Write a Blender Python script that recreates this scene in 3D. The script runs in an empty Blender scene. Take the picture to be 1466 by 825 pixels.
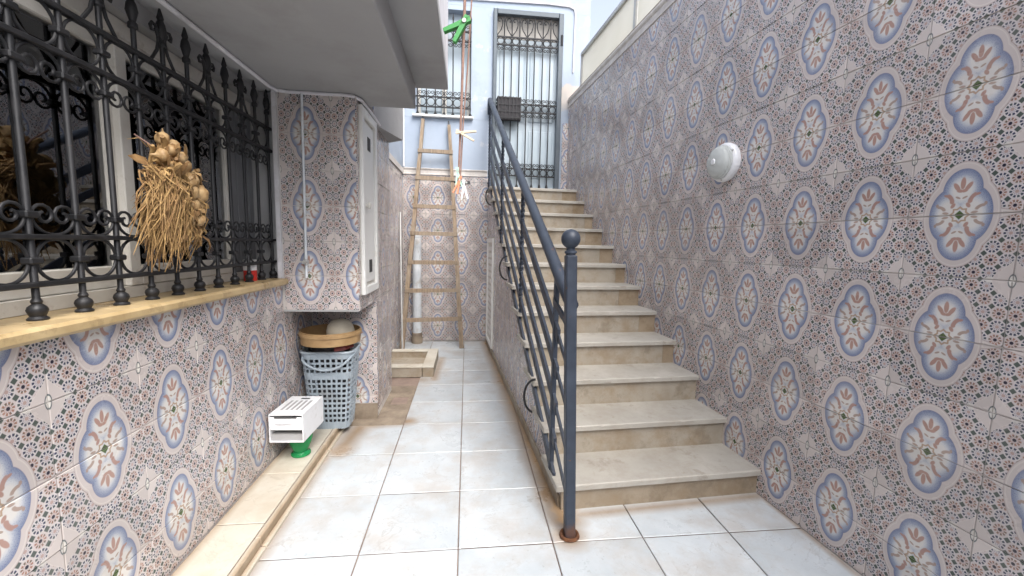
import bpy, math, random
from mathutils import Vector, Matrix
rnd = random.Random(7)
R = math.radians
scene = bpy.context.scene
col = scene.collection

# ------------------------------------------------------------------ camera, sky, sun, exposure
cam_d = bpy.data.cameras.new('camera'); cam = bpy.data.objects.new('camera', cam_d); col.objects.link(cam)
YAW, PIT, ROL, FPX, CH = .110424, -.107414, .0211858, 587.785, 1.42
fwd = Vector((math.sin(YAW)*math.cos(PIT), math.cos(YAW)*math.cos(PIT), math.sin(PIT)))
rt = Vector((math.cos(YAW), -math.sin(YAW), 0)); up = rt.cross(fwd)
r2 = math.cos(ROL)*rt + math.sin(ROL)*up; u2 = -math.sin(ROL)*rt + math.cos(ROL)*up
cam.matrix_world = Matrix(((r2.x, u2.x, -fwd.x, 0), (r2.y, u2.y, -fwd.y, 0), (r2.z, u2.z, -fwd.z, CH), (0, 0, 0, 1)))
cam_d.sensor_width = 36; cam_d.lens = 36*FPX/1466; cam_d.clip_start = .02; cam_d.clip_end = 3000
scene.camera = cam
SUN_EL, SUN_AZ = 54, 157      # azimuth clockwise from +Y
world = bpy.data.worlds.new('World'); scene.world = world; world.use_nodes = True
wn = world.node_tree; wn.nodes.clear()
sky = wn.nodes.new('ShaderNodeTexSky'); sky.sky_type = 'NISHITA'; sky.sun_disc = False
sky.sun_elevation = R(SUN_EL); sky.sun_rotation = R(SUN_AZ); sky.air_density = 1.0; sky.dust_density = 4.0; sky.ozone_density = .6
bgn = wn.nodes.new('ShaderNodeBackground'); bgn.inputs[1].default_value = .15
out = wn.nodes.new('ShaderNodeOutputWorld'); hsv = wn.nodes.new('ShaderNodeHueSaturation'); hsv.inputs['Saturation'].default_value = .5   # thin high cloud
wn.links.new(sky.outputs[0], hsv.inputs['Color']); wn.links.new(hsv.outputs[0], bgn.inputs[0]); wn.links.new(bgn.outputs[0], out.inputs[0])
sl = bpy.data.lights.new('sun', 'SUN'); sl.energy = 1.5; sl.angle = R(46); sl.color = (1, .97, .93)
sun = bpy.data.objects.new('sun', sl); col.objects.link(sun)
sd = Vector((math.sin(R(SUN_AZ))*math.cos(R(SUN_EL)), math.cos(R(SUN_AZ))*math.cos(R(SUN_EL)), math.sin(R(SUN_EL))))
sun.rotation_euler = sd.to_track_quat('Z', 'Y').to_euler(); sun.location = (0, 0, 12)
vs = scene.view_settings; vs.view_transform = 'Standard'; vs.look = 'None'; vs.exposure = 1.38; vs.gamma = 1; vs.use_curve_mapping = False
scene.render.engine = 'CYCLES'
scene.cycles.max_bounces = 8; scene.cycles.diffuse_bounces = 5; scene.cycles.transparent_max_bounces = 8

# ------------------------------------------------------------------ helpers
def V(*a): return Vector(a)
class MB:
    def __init__(s): s.v = []; s.f = []
    def add(s, vs, fs):
        n = len(s.v); s.v += [tuple(q) for q in vs]; s.f += [tuple(i+n for i in f) for f in fs]
    def box(s, x0, y0, z0, x1, y1, z1, M=None):
        c = [V(x, y, z) for z in (z0, z1) for y in (y0, y1) for x in (x0, x1)]
        if M is not None: c = [M @ q for q in c]
        s.add(c, [(0, 2, 3, 1), (4, 5, 7, 6), (0, 1, 5, 4), (2, 6, 7, 3), (0, 4, 6, 2), (1, 3, 7, 5)]); return s
    def bbox(s, x0, y0, z0, x1, y1, z1, b=.004, M=None):
        """box with chamfered edges"""
        import itertools
        vs = []; idx = {}
        xs, ys, zs = (x0, x1), (y0, y1), (z0, z1)
        for i, j, k in itertools.product((0, 1), repeat=3):
            for a in range(3):
                p = [xs[i], ys[j], zs[k]]; sg = [1 if i == 0 else -1, 1 if j == 0 else -1, 1 if k == 0 else -1]
                for ax in range(3):
                    if ax != a: p[ax] += sg[ax]*b
                idx[(i, j, k, a)] = len(vs); q = V(*p); vs.append(M @ q if M is not None else q)
        fs = []
        for a in range(3):
            o = [q for q in range(3) if q != a]
            for sdx in (0, 1):
                ring = []
                for (p, q) in ((0, 0), (1, 0), (1, 1), (0, 1)):
                    t = [0, 0, 0]; t[a] = sdx; t[o[0]] = p; t[o[1]] = q; ring.append(idx[(*t, a)])
                if (sdx == 0) != (a == 1): ring.reverse()
                fs.append(ring)
        for a in range(3):       # edge chamfers running along axis a
            o = [q for q in range(3) if q != a]
            for p in (0, 1):
                for q in (0, 1):
                    t0 = [0, 0, 0]; t1 = [0, 0, 0]; t0[o[0]] = t1[o[0]] = p; t0[o[1]] = t1[o[1]] = q; t1[a] = 1
                    r = [idx[(*t0, o[0])], idx[(*t0, o[1])], idx[(*t1, o[1])], idx[(*t1, o[0])]]
                    if ((p == q) != (a == 1)): r.reverse()
                    fs.append(r)
        for i, j, k in itertools.product((0, 1), repeat=3):
            r = [idx[(i, j, k, a)] for a in range(3)]
            if (i+j+k) % 2 == 0: r.reverse()
            fs.append(r)
        s.add(vs, fs); return s
    def tube(s, pts, r, n=8, cap=True, closed=False):
        pts = [V(*p) for p in pts]; m = len(pts); rr = r if isinstance(r, (list, tuple)) else [r]*m
        prev = None; vs = []
        for i, p in enumerate(pts):
            a = pts[(i-1) % m] if (closed or i > 0) else p; b = pts[(i+1) % m] if (closed or i < m-1) else p
            t = (b-a); t = t.normalized() if t.length > 1e-9 else V(0, 0, 1)
            if prev is None:
                h = V(0, 0, 1) if abs(t.z) < .9 else V(0, 1, 0); x = t.cross(h).normalized()
            else:
                x = (prev - t*prev.dot(t)); x = x.normalized() if x.length > 1e-6 else t.orthogonal().normalized()
            y = t.cross(x); prev = x
            for k in range(n):
                an = 2*math.pi*k/n; vs.append(p + x*(rr[i]*math.cos(an)) + y*(rr[i]*math.sin(an)))
        fs = []
        for i in range(m if closed else m-1):
            j = (i+1) % m
            for k in range(n): fs.append((i*n+k, i*n+(k+1) % n, j*n+(k+1) % n, j*n+k))
        if cap and not closed: fs += [tuple(reversed(range(n))), tuple(range((m-1)*n, m*n))]
        s.add(vs, fs); return s
    def lathe(s, c, prof, n=16, axis=V(0, 0, 1), cap=True):
        axis = axis.normalized(); x = axis.orthogonal().normalized(); y = axis.cross(x); c = V(*c); vs = []
        for (r, h) in prof:
            for k in range(n):
                a = 2*math.pi*k/n; vs.append(c + axis*h + x*(r*math.cos(a)) + y*(r*math.sin(a)))
        fs = []
        for i in range(len(prof)-1):
            for k in range(n): fs.append((i*n+k, i*n+(k+1) % n, (i+1)*n+(k+1) % n, (i+1)*n+k))
        if cap: fs += [tuple(reversed(range(n))), tuple(range((len(prof)-1)*n, len(prof)*n))]
        s.add(vs, fs); return s
    def prism(s, poly, fn):
        """poly: list of (a,b); fn(a,b,t) -> point for t in 0,1"""
        n = len(poly); vs = [fn(a, b, 0) for a, b in poly] + [fn(a, b, 1) for a, b in poly]
        fs = [tuple(reversed(range(n))), tuple(range(n, 2*n))] + [(i, (i+1) % n, n+(i+1) % n, n+i) for i in range(n)]
        s.add(vs, fs); return s
    def build(s, name, m, parent=None, smooth=False, center=True):
        xs = [q[0] for q in s.v]; ys = [q[1] for q in s.v]; zs = [q[2] for q in s.v]
        c = V((min(xs)+max(xs))/2, (min(ys)+max(ys))/2, min(zs)) if center else V(0, 0, 0)
        me = bpy.data.meshes.new(name); me.from_pydata([(a-c.x, b-c.y, d-c.z) for a, b, d in s.v], [], s.f); me.update()
        import bmesh
        bm = bmesh.new(); bm.from_mesh(me); bmesh.ops.recalc_face_normals(bm, faces=bm.faces); bm.to_mesh(me); bm.free()
        me.materials.append(m)
        if smooth:
            for p in me.polygons: p.use_smooth = True
            try: me.set_sharp_from_angle(angle=R(40))
            except Exception: pass
        o = bpy.data.objects.new(name, me); col.objects.link(o); place(o, Matrix.Translation(c), parent); return o
def wmat(o):
    m = o.matrix_basis.copy()
    return wmat(o.parent) @ m if o.parent else m
def place(o, M, parent=None):
    if parent is not None:
        o.parent = parent; o.matrix_basis = wmat(parent).inverted() @ M
    else: o.matrix_basis = M
def inst(me, name, M, parent):
    o = bpy.data.objects.new(name, me); col.objects.link(o); place(o, M, parent); return o
def tag(o, label=None, cat=None, group=None, kind=None):
    if label: o['label'] = label
    if cat: o['category'] = cat
    if group: o['group'] = group
    if kind: o['kind'] = kind
    return o
def empty(name, loc, label=None, cat=None, group=None):
    o = bpy.data.objects.new(name, None); o.empty_display_size = .1; col.objects.link(o); o.location = loc
    return tag(o, label, cat, group)

# ------------------------------------------------------------------ node expression helper
class E:
    nt = None
    def __init__(s, v): s.s = v
    @staticmethod
    def op(o, *a):
        n = E.nt.nodes.new('ShaderNodeMath'); n.operation = o
        for i, q in enumerate(a):
            if isinstance(q, E): E.nt.links.new(q.s, n.inputs[i])
            else: n.inputs[i].default_value = q
        return E(n.outputs[0])
    def __add__(s, o): return E.op('ADD', s, o)
    __radd__ = __add__
    def __sub__(s, o): return E.op('SUBTRACT', s, o)
    def __rsub__(s, o): return E.op('SUBTRACT', o, s)
    def __mul__(s, o): return E.op('MULTIPLY', s, o)
    __rmul__ = __mul__
    def __truediv__(s, o): return E.op('DIVIDE', s, o)
def eabs(a): return E.op('ABSOLUTE', a)
def emin(a, b): return E.op('MINIMUM', a, b)
def emax(a, b): return E.op('MAXIMUM', a, b)
def esqrt(a): return E.op('SQRT', a)
def hyp(a, b): return E.op('SQRT', E.op('MULTIPLY_ADD', a, a, b*b))
def below(d, t, w):          # 1 where d<t with soft edge w
    n = E.nt.nodes.new('ShaderNodeMapRange'); n.clamp = True
    E.nt.links.new(d.s, n.inputs[0]); n.inputs[1].default_value = t-w/2; n.inputs[2].default_value = t+w/2
    n.inputs[3].default_value = 1; n.inputs[4].default_value = 0
    return E(n.outputs[0])
def ell(x, y, cx, cy, rx, ry, rot=0):
    if rot:
        c, s = math.cos(rot), math.sin(rot); dx, dy = x-cx, y-cy
        return hyp(E.op('MULTIPLY_ADD', dx, c/rx, dy*(s/rx)), E.op('MULTIPLY_ADD', dx, -s/ry, dy*(c/ry)))
    return hyp((x-cx)*(1/rx), (y-cy)*(1/ry))
def rgb(nt, c):
    n = nt.nodes.new('ShaderNodeRGB'); n.outputs[0].default_value = (*c, 1); return n.outputs[0]
def mix(nt, f, a, b, mode='MIX'):
    n = nt.nodes.new('ShaderNodeMix'); n.data_type = 'RGBA'; n.blend_type = mode
    fs = f.s if isinstance(f, E) else f
    if isinstance(fs, (int, float)): n.inputs[0].default_value = fs
    else: nt.links.new(fs, n.inputs[0])
    for k, q in ((6, a), (7, b)):
        if isinstance(q, tuple): n.inputs[k].default_value = (*q, 1)
        else: nt.links.new(q, n.inputs[k])
    return n.outputs[2]
def newmat(name):
    m = bpy.data.materials.new(name); m.use_nodes = True; nt = m.node_tree; E.nt = nt
    return m, nt, nt.nodes['Principled BSDF']
def tex(nt, kind, scale, coord='Object', **kw):
    tc = nt.nodes.new('ShaderNodeTexCoord') if coord != 'World' else nt.nodes.new('ShaderNodeNewGeometry')
    n = nt.nodes.new(kind); n.inputs['Scale'].default_value = scale
    for k, v in kw.items():
        if k in n.inputs: n.inputs[k].default_value = v
    nt.links.new(tc.outputs['Position' if coord == 'World' else coord], n.inputs['Vector']); return n
def ramp(nt, src, stops):
    n = nt.nodes.new('ShaderNodeValToRGB'); e = n.color_ramp.elements
    while len(e) < len(stops): e.new(.5)
    for q, (p, c) in zip(e, stops): q.position = p; q.color = (*c, 1) if isinstance(c, tuple) else (c, c, c, 1)
    nt.links.new(src, n.inputs[0]); return n.outputs[0]
def bump(nt, b, h, strength=.2, dist=.01):
    n = nt.nodes.new('ShaderNodeBump'); n.inputs['Strength'].default_value = strength; n.inputs['Distance'].default_value = dist
    nt.links.new(h, n.inputs['Height']); nt.links.new(n.outputs[0], b.inputs['Normal'])
def simple(name, c1, c2, scale=6, rough=.6, metal=0, bs=.15, detail=5, coord='World', spec=.5, rvar=.12, bscale=None, bd=.004):
    m, nt, b = newmat(name)
    t = tex(nt, 'ShaderNodeTexNoise', scale, coord, Detail=detail, Roughness=.6)
    nt.links.new(ramp(nt, t.outputs[0], [(.3, c1), (.7, c2)]), b.inputs['Base Color'])
    mr = nt.nodes.new('ShaderNodeMapRange'); nt.links.new(t.outputs[0], mr.inputs[0]); mr.inputs[1].default_value = .3; mr.inputs[2].default_value = .7
    mr.inputs[3].default_value = max(0, rough-rvar); mr.inputs[4].default_value = min(1, rough+rvar); nt.links.new(mr.outputs[0], b.inputs['Roughness'])
    b.inputs['Metallic'].default_value = metal; b.inputs['Specular IOR Level'].default_value = spec
    if bs:
        t2 = tex(nt, 'ShaderNodeTexNoise', bscale or scale*8, coord, Detail=4); bump(nt, b, t2.outputs[0], bs, bd)
    return m

# ------------------------------------------------------------------ the printed wall tile
def tile_material():
    m, nt, b = newmat('printed_wall_tile')
    uvn = nt.nodes.new('ShaderNodeUVMap'); uvn.uv_map = 'print'
    sp = nt.nodes.new('ShaderNodeSeparateXYZ'); nt.links.new(uvn.outputs[0], sp.inputs[0])
    u, v = E(sp.outputs[0]), E(sp.outputs[1])
    x = eabs(u*.33); y = eabs(v*.45)
    # zellige mosaic of rosettes
    cx, cy = .33/8, .45/10
    gx = x*(1/cx); gy = y*(1/cy)
    fx = E.op('FRACT', gx)-.5; fy = E.op('FRACT', gy)-.5
    r = hyp(fx, fy); th = E.op('ARCTAN2', fy, fx)
    par = E.op('MODULO', E.op('FLOOR', gx)+E.op('FLOOR', gy), 2.0)
    dots = below(0.0-E.op('COSINE', th*10.0), .42, .5)
    ring = below(eabs(r-(.37-par*.05)), .085, .05)*dots
    spok = below(eabs(r-.20), .045, .05)*below(E.op('COSINE', th*10.0), .2, .6)
    cen = below(r, .125, .05)
    hx = .5-eabs(fx); hy = .5-eabs(fy)
    corner = below(hx+hy, .23, .06)
    edge = below(emin(hx, hy), .035, .04)*below(emax(hx, hy), .30, .05)*0.0
    nz = tex(nt, 'ShaderNodeTexNoise', 55, 'UV', Detail=1)
    ringc = mix(nt, par, (.048, .052, .10), (.33, .175, .13))
    ringc = mix(nt, below(E(nz.outputs[0]), .47, .03)*.75, ringc, (.075, .10, .085))
    cenc = mix(nt, par, (.40, .29, .27), (.025, .022, .04))
    base = mix(nt, par, (.575, .54, .54), (.55, .492, .482))
    c = mix(nt, ring, base, ringc)
    c = mix(nt, spok*.6, c, mix(nt, par, (.17, .14, .19), (.36, .20, .16)))
    c = mix(nt, cen, c, cenc)
    c = mix(nt, corner, c, (.075, .095, .085))
    # pale lozenge at the cell corner
    lx = .165-x; ly = .225-y
    lt = emin(ly*(math.pi/.080), math.pi)
    lz = lx-(E.op('COSINE', lt)*.025+.0255)
    loz = below(lz, 0.0, .003)*below(ly, .080, .002); lozline = below(eabs(lz), .0014, .0014)*below(ly, .078, .002)
    lw = ell(lx, ly, .058, 0.0, .013, .010)
    c = mix(nt, below(lw, 1.0, .3), c, (.60, .57, .54))
    c = mix(nt, loz, c, (.56, .505, .485)); c = mix(nt, lozline*.7, c, (.66, .61, .57))
    le = ell(lx, ly, 0, 0, .0085, .019)
    c = mix(nt, below(le, 1.25, .15), c, (.10, .12, .13)); c = mix(nt, below(le, .95, .15), c, (.62, .60, .56))
    # medallion
    e1 = (ell(x, y, 0, .088, .057, .075)-1.0)*.062
    e2 = (ell(x, y, .034, 0, .058, .097)-1.0)*.066
    d = emin(e1, e2)
    neck = (y*1.0)-(.004+0.0) ; neckm = emax(neck-below(x, .135, .04)*.012, .11-x)
    dd = emin(d-.022, neckm)
    c = mix(nt, below(dd, .0, .003), c, (.535, .48, .465))
    c = mix(nt, below(eabs(dd+.006), .0013, .0012)*.8, c, (.63, .58, .54))
    c = mix(nt, below(eabs(dd), .0012, .0012)*.6, c, (.30, .23, .21))
    nz2 = tex(nt, 'ShaderNodeTexNoise', 130, 'UV', Detail=1)
    mr = nt.nodes.new('ShaderNodeMapRange'); nt.links.new(d.s, mr.inputs[0]); mr.inputs[1].default_value = -.035; mr.inputs[2].default_value = -.004
    blue = ramp(nt, mr.outputs[0], [(0, (.63, .61, .585)), (.28, (.54, .55, .575)), (.6, (.34, .375, .46)), (1, (.205, .24, .345))])
    blue = mix(nt, below(E(nz2.outputs[0]), .42, .05)*E(mr.outputs[0])*.55, blue, (.07, .10, .26))
    c = mix(nt, below(d, 0, .002), c, blue)
    c = mix(nt, below(eabs(d), .0013, .0012)*.5, c, (.10, .12, .24))
    # flowers
    sal, gre = (.42, .26, .215), (.36, .33, .27)
    f = below(ell(x, y, 0, .112, .0075, .022), 1, .3)
    f = emax(f, below(ell(x, y, .017, .100, .0070, .018, -.55), 1, .3))
    f = emax(f, below(ell(x, y, .007, .086, .010, .006, .3), 1, .4))
    f = emax(f, below(ell(x, y, .031, .058, .0085, .021, -.45), 1, .3)*below(0.0-ell(x, y, .040, .054, .0065, .014, -.45), -.85, .3))
    f = emax(f, below(ell(x, y, .045, .071, .0085, .0045, .35), 1, .3))
    f = emax(f, below(ell(x, y, .022, .034, .006, .010, .5), 1, .4))
    g = below(ell(x, y, .056, .026, .0155, .0075, .55), 1, .3)*below(0.0-ell(x, y, .060, .020, .011, .005, .55), -.85, .3)
    g = emax(g, below(ell(x, y, .070, .037, .0045, .0065, 0), 1, .3))
    g = emax(g, below(ell(x, y, .042, .008, .010, .0045, .15), 1, .4))
    g = emax(g, below(ell(x, y, .010, .062, .0085, .0035, .5), 1, .3))
    c = mix(nt, f*.92, c, (.37, .215, .175)); c = mix(nt, g*.88, c, (.34, .245, .20))
    st = emin(emax(x*(1/.019), y*(1/.021)), (x+y)*(1/.029))
    c = mix(nt, below(eabs(st-.95), .14, .08), c, (.40, .29, .21))
    c = mix(nt, below((x*1.0+y*.95), .0155, .002), c, (.075, .115, .045))
    # small differences between tiles, faint grime film
    oi = nt.nodes.new('ShaderNodeObjectInfo')
    hs = nt.nodes.new('ShaderNodeHueSaturation'); mv = nt.nodes.new('ShaderNodeMapRange')
    nt.links.new(oi.outputs['Random'], mv.inputs[0]); mv.inputs[3].default_value = .87; mv.inputs[4].default_value = 1.08
    nt.links.new(mv.outputs[0], hs.inputs['Value']); nt.links.new(c, hs.inputs['Color']); hs.inputs['Saturation'].default_value = 1.0
    gr = tex(nt, 'ShaderNodeTexNoise', 2.2, 'World', Detail=6, Roughness=.65)
    gm = ramp(nt, gr.outputs[0], [(.45, 0.0), (.75, 1.0)])
    gv = nt.nodes.new('ShaderNodeMath'); gv.operation = 'MULTIPLY'; nt.links.new(gm, gv.inputs[0]); gv.inputs[1].default_value = .16
    nt.links.new(mix(nt, gv.outputs[0], hs.outputs[0], (.30, .24, .19)), b.inputs['Base Color'])
    rr = ramp(nt, gr.outputs[0], [(.3, .17), (.75, .36)]); nt.links.new(rr, b.inputs['Roughness'])
    b.inputs['Specular IOR Level'].default_value = .5
    wv = tex(nt, 'ShaderNodeTexNoise', 14, 'World', Detail=2); bump(nt, b, wv.outputs[0], .08, .004)
    return m
def worn(m, c, scale, thr, w, amt, zmax=None, zamt=.0):
    nt = m.node_tree; E.nt = nt; b = nt.nodes['Principled BSDF']; lk = b.inputs['Base Color'].links[0]; src = lk.from_socket
    t = tex(nt, 'ShaderNodeTexNoise', scale, 'World', Detail=8, Roughness=.68)
    f = below(0.0-E(t.outputs[0]), -thr, w)*amt
    if zmax is not None:
        g = nt.nodes.new('ShaderNodeNewGeometry'); sp = nt.nodes.new('ShaderNodeSeparateXYZ'); nt.links.new(g.outputs['Position'], sp.inputs[0])
        f = emax(f, below(E(sp.outputs[2])+(E(t.outputs[0])-.5)*.25, zmax, .08)*zamt)
    nt.links.new(mix(nt, f, src, c), b.inputs['Base Color']); return m
M = {}
M['tile'] = tile_material()
M['_'] = None
M['grout'] = simple('grout', (.46, .43, .41), (.66, .63, .60), 12, .9, bs=.3)
M['darkgrout'] = simple('floor_grout', (.20, .145, .12), (.31, .235, .195), 9, .9, bs=.3)
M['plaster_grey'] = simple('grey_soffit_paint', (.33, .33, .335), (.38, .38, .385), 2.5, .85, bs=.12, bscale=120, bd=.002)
M['plaster_white'] = simple('lavender_white_stucco', (.60, .60, .64), (.72, .71, .74), 5, .9, bs=.5, bscale=160, bd=.004)
M['white'] = simple('white_lacquer', (.70, .70, .68), (.78, .78, .76), 5, .4, bs=.04)
M['offwhite'] = simple('aged_white_paint', (.52, .50, .45), (.66, .64, .60), 7, .5, bs=.08)
M['alu'] = simple('aluminium_frame', (.42, .42, .41), (.52, .52, .51), 6, .4, metal=.3, bs=.03)
M['iron'] = simple('grey_black_wrought_iron', (.013, .014, .016), (.028, .028, .031), 22, .5, metal=.3, bs=.25, bscale=150, bd=.001)
M['bluesteel'] = simple('blue_grey_painted_steel', (.024, .031, .046), (.040, .051, .073), 12, .48, metal=.1, spec=.35, bs=.1, bscale=140, bd=.001)
M['doorsteel'] = simple('grey_blue_door_steel', (.075, .095, .115), (.11, .13, .15), 10, .5, metal=.2, bs=.06)
M['rust'] = simple('rust', (.06, .022, .01), (.16, .065, .025), 40, .9, bs=.5)
M['pvc'] = simple('pvc_pipe', (.52, .56, .60), (.68, .71, .74), 4, .4, bs=.03)
M['rubber'] = simple('dark_rubber', (.03, .03, .032), (.06, .06, .06), 20, .7, bs=.1)
M['sill'] = simple('ochre_marble_sill', (.34, .24, .115), (.53, .405, .225), 7, .35, bs=.08, coord='World')
M['concrete'] = simple('bare_concrete', (.15, .115, .085), (.33, .27, .205), 6, .92, bs=.6, bscale=60, bd=.008)
M['basket'] = simple('grey_blue_plastic', (.28, .335, .385), (.355, .41, .46), 6, .4, bs=.03)
M['sieve'] = simple('sieve_wood', (.27, .165, .075), (.40, .265, .13), 14, .5, bs=.1)
M['bread'] = simple('pale_clay', (.42, .38, .30), (.54, .49, .40), 9, .8, bs=.2)
M['darkstuff'] = simple('dark_cloth', (.012, .013, .016), (.05, .045, .05), 30, .9, bs=.3)
M['redstuff'] = simple('dark_red_plastic', (.10, .012, .012), (.18, .03, .025), 20, .5, bs=.1)
M['wplastic'] = simple('white_plastic', (.70, .71, .74), (.80, .81, .83), 4, .35, bs=.02)
M['gplastic'] = simple('green_plastic', (.02, .20, .035), (.035, .27, .055), 8, .35, bs=.02)
M['orange'] = simple('orange_plastic', (.60, .20, .10), (.70, .28, .15), 8, .4, bs=.02)
M['mint'] = simple('mint_plastic', (.35, .60, .48), (.45, .68, .56), 8, .4, bs=.02)
M['pegwood'] = simple('pale_peg_wood', (.52, .42, .30), (.64, .54, .40), 30, .6, bs=.1)
M['rope'] = simple('brown_cord', (.20, .115, .09), (.33, .21, .17), 60, .8, bs=.4, bscale=300)
M['straw'] = simple('dry_garlic_stem', (.15, .078, .026), (.44, .285, .115), 34, .75, bs=.2)
M['strawdark'] = simple('dry_brown_leaf', (.11, .052, .017), (.34, .205, .085), 26, .8, bs=.25)
M['bulb'] = simple('garlic_skin', (.26, .15, .058), (.50, .35, .18), 38, .6, bs=.2)
M['red'] = simple('red_tin_print', (.50, .02, .015), (.58, .04, .03), 8, .35, bs=.01)
M['interior'] = simple('room_wall', (.34, .31, .27), (.42, .39, .34), 3, .9, bs=0)
M['curtain'] = simple('brown_curtain', (.07, .045, .03), (.14, .09, .06), 12, .9, bs=.2)
M['ground'] = simple('bare_ground', (.10, .08, .06), (.18, .15, .11), 2, .95, bs=.3)
M['mirrorframe'] = simple('shutter_grey', (.13, .135, .145), (.18, .185, .195), 6, .5, bs=.05)
M['whitedoor'] = simple('pale_blue_white_door_paint', (.37, .45, .51), (.45, .52, .58), 2, .4, bs=.03)
M['transom'] = simple('beige_transom_blind', (.36, .34, .32), (.46, .44, .41), 3, .7, bs=.1)

del M['_']
worn(M['bluesteel'], (.12, .055, .028), 26, .66, .03, .8, .06, .7); worn(M['iron'], (.075, .044, .03), 30, .68, .04, .5)
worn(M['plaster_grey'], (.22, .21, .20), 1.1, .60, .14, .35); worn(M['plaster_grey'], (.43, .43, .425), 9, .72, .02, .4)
worn(M['plaster_white'], (.36, .34, .33), 2.2, .58, .14, .5); worn(M['basket'], (.25, .23, .20), 7, .60, .12, .4); worn(M['wplastic'], (.42, .38, .32), 9, .60, .10, .35)
worn(M['pvc'], (.30, .25, .19), 5, .58, .12, .5); worn(M['offwhite'], (.33, .28, .22), 7, .62, .08, .5); worn(M['white'], (.42, .37, .30), 8, .64, .08, .4); worn(M['sill'], (.22, .15, .07), 9, .60, .08, .5)
def blue_plaster():
    m, nt, b = newmat('pale_blue_wall_paint')
    t = tex(nt, 'ShaderNodeTexNoise', 1.6, 'World', Detail=7, Roughness=.7)
    c = ramp(nt, t.outputs[0], [(.3, (.31, .37, .46)), (.6, (.37, .43, .515)), (.75, (.42, .475, .55))])
    # flaking patch beside the top of the tiled wall shows filler of its own shape
    t2 = tex(nt, 'ShaderNodeTexNoise', 5, 'World', Detail=5, Roughness=.6)
    g = nt.nodes.new('ShaderNodeNewGeometry'); vm = nt.nodes.new('ShaderNodeVectorMath'); vm.operation = 'DISTANCE'
    nt.links.new(g.outputs['Position'], vm.inputs[0]); vm.inputs[1].default_value = (1.40, 5.88, 3.45)
    d = E(vm.outputs['Value'])+(E(t2.outputs[0])-.5)*.5
    c = mix(nt, below(d, .17, .05)*.8, c, (.52, .46, .40))
    nt.links.new(c, b.inputs['Base Color']); b.inputs['Roughness'].default_value = .85
    t3 = tex(nt, 'ShaderNodeTexNoise', 70, 'World', Detail=4); bump(nt, b, t3.outputs[0], .15, .003)
    return m
M['blue'] = blue_plaster()

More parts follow.
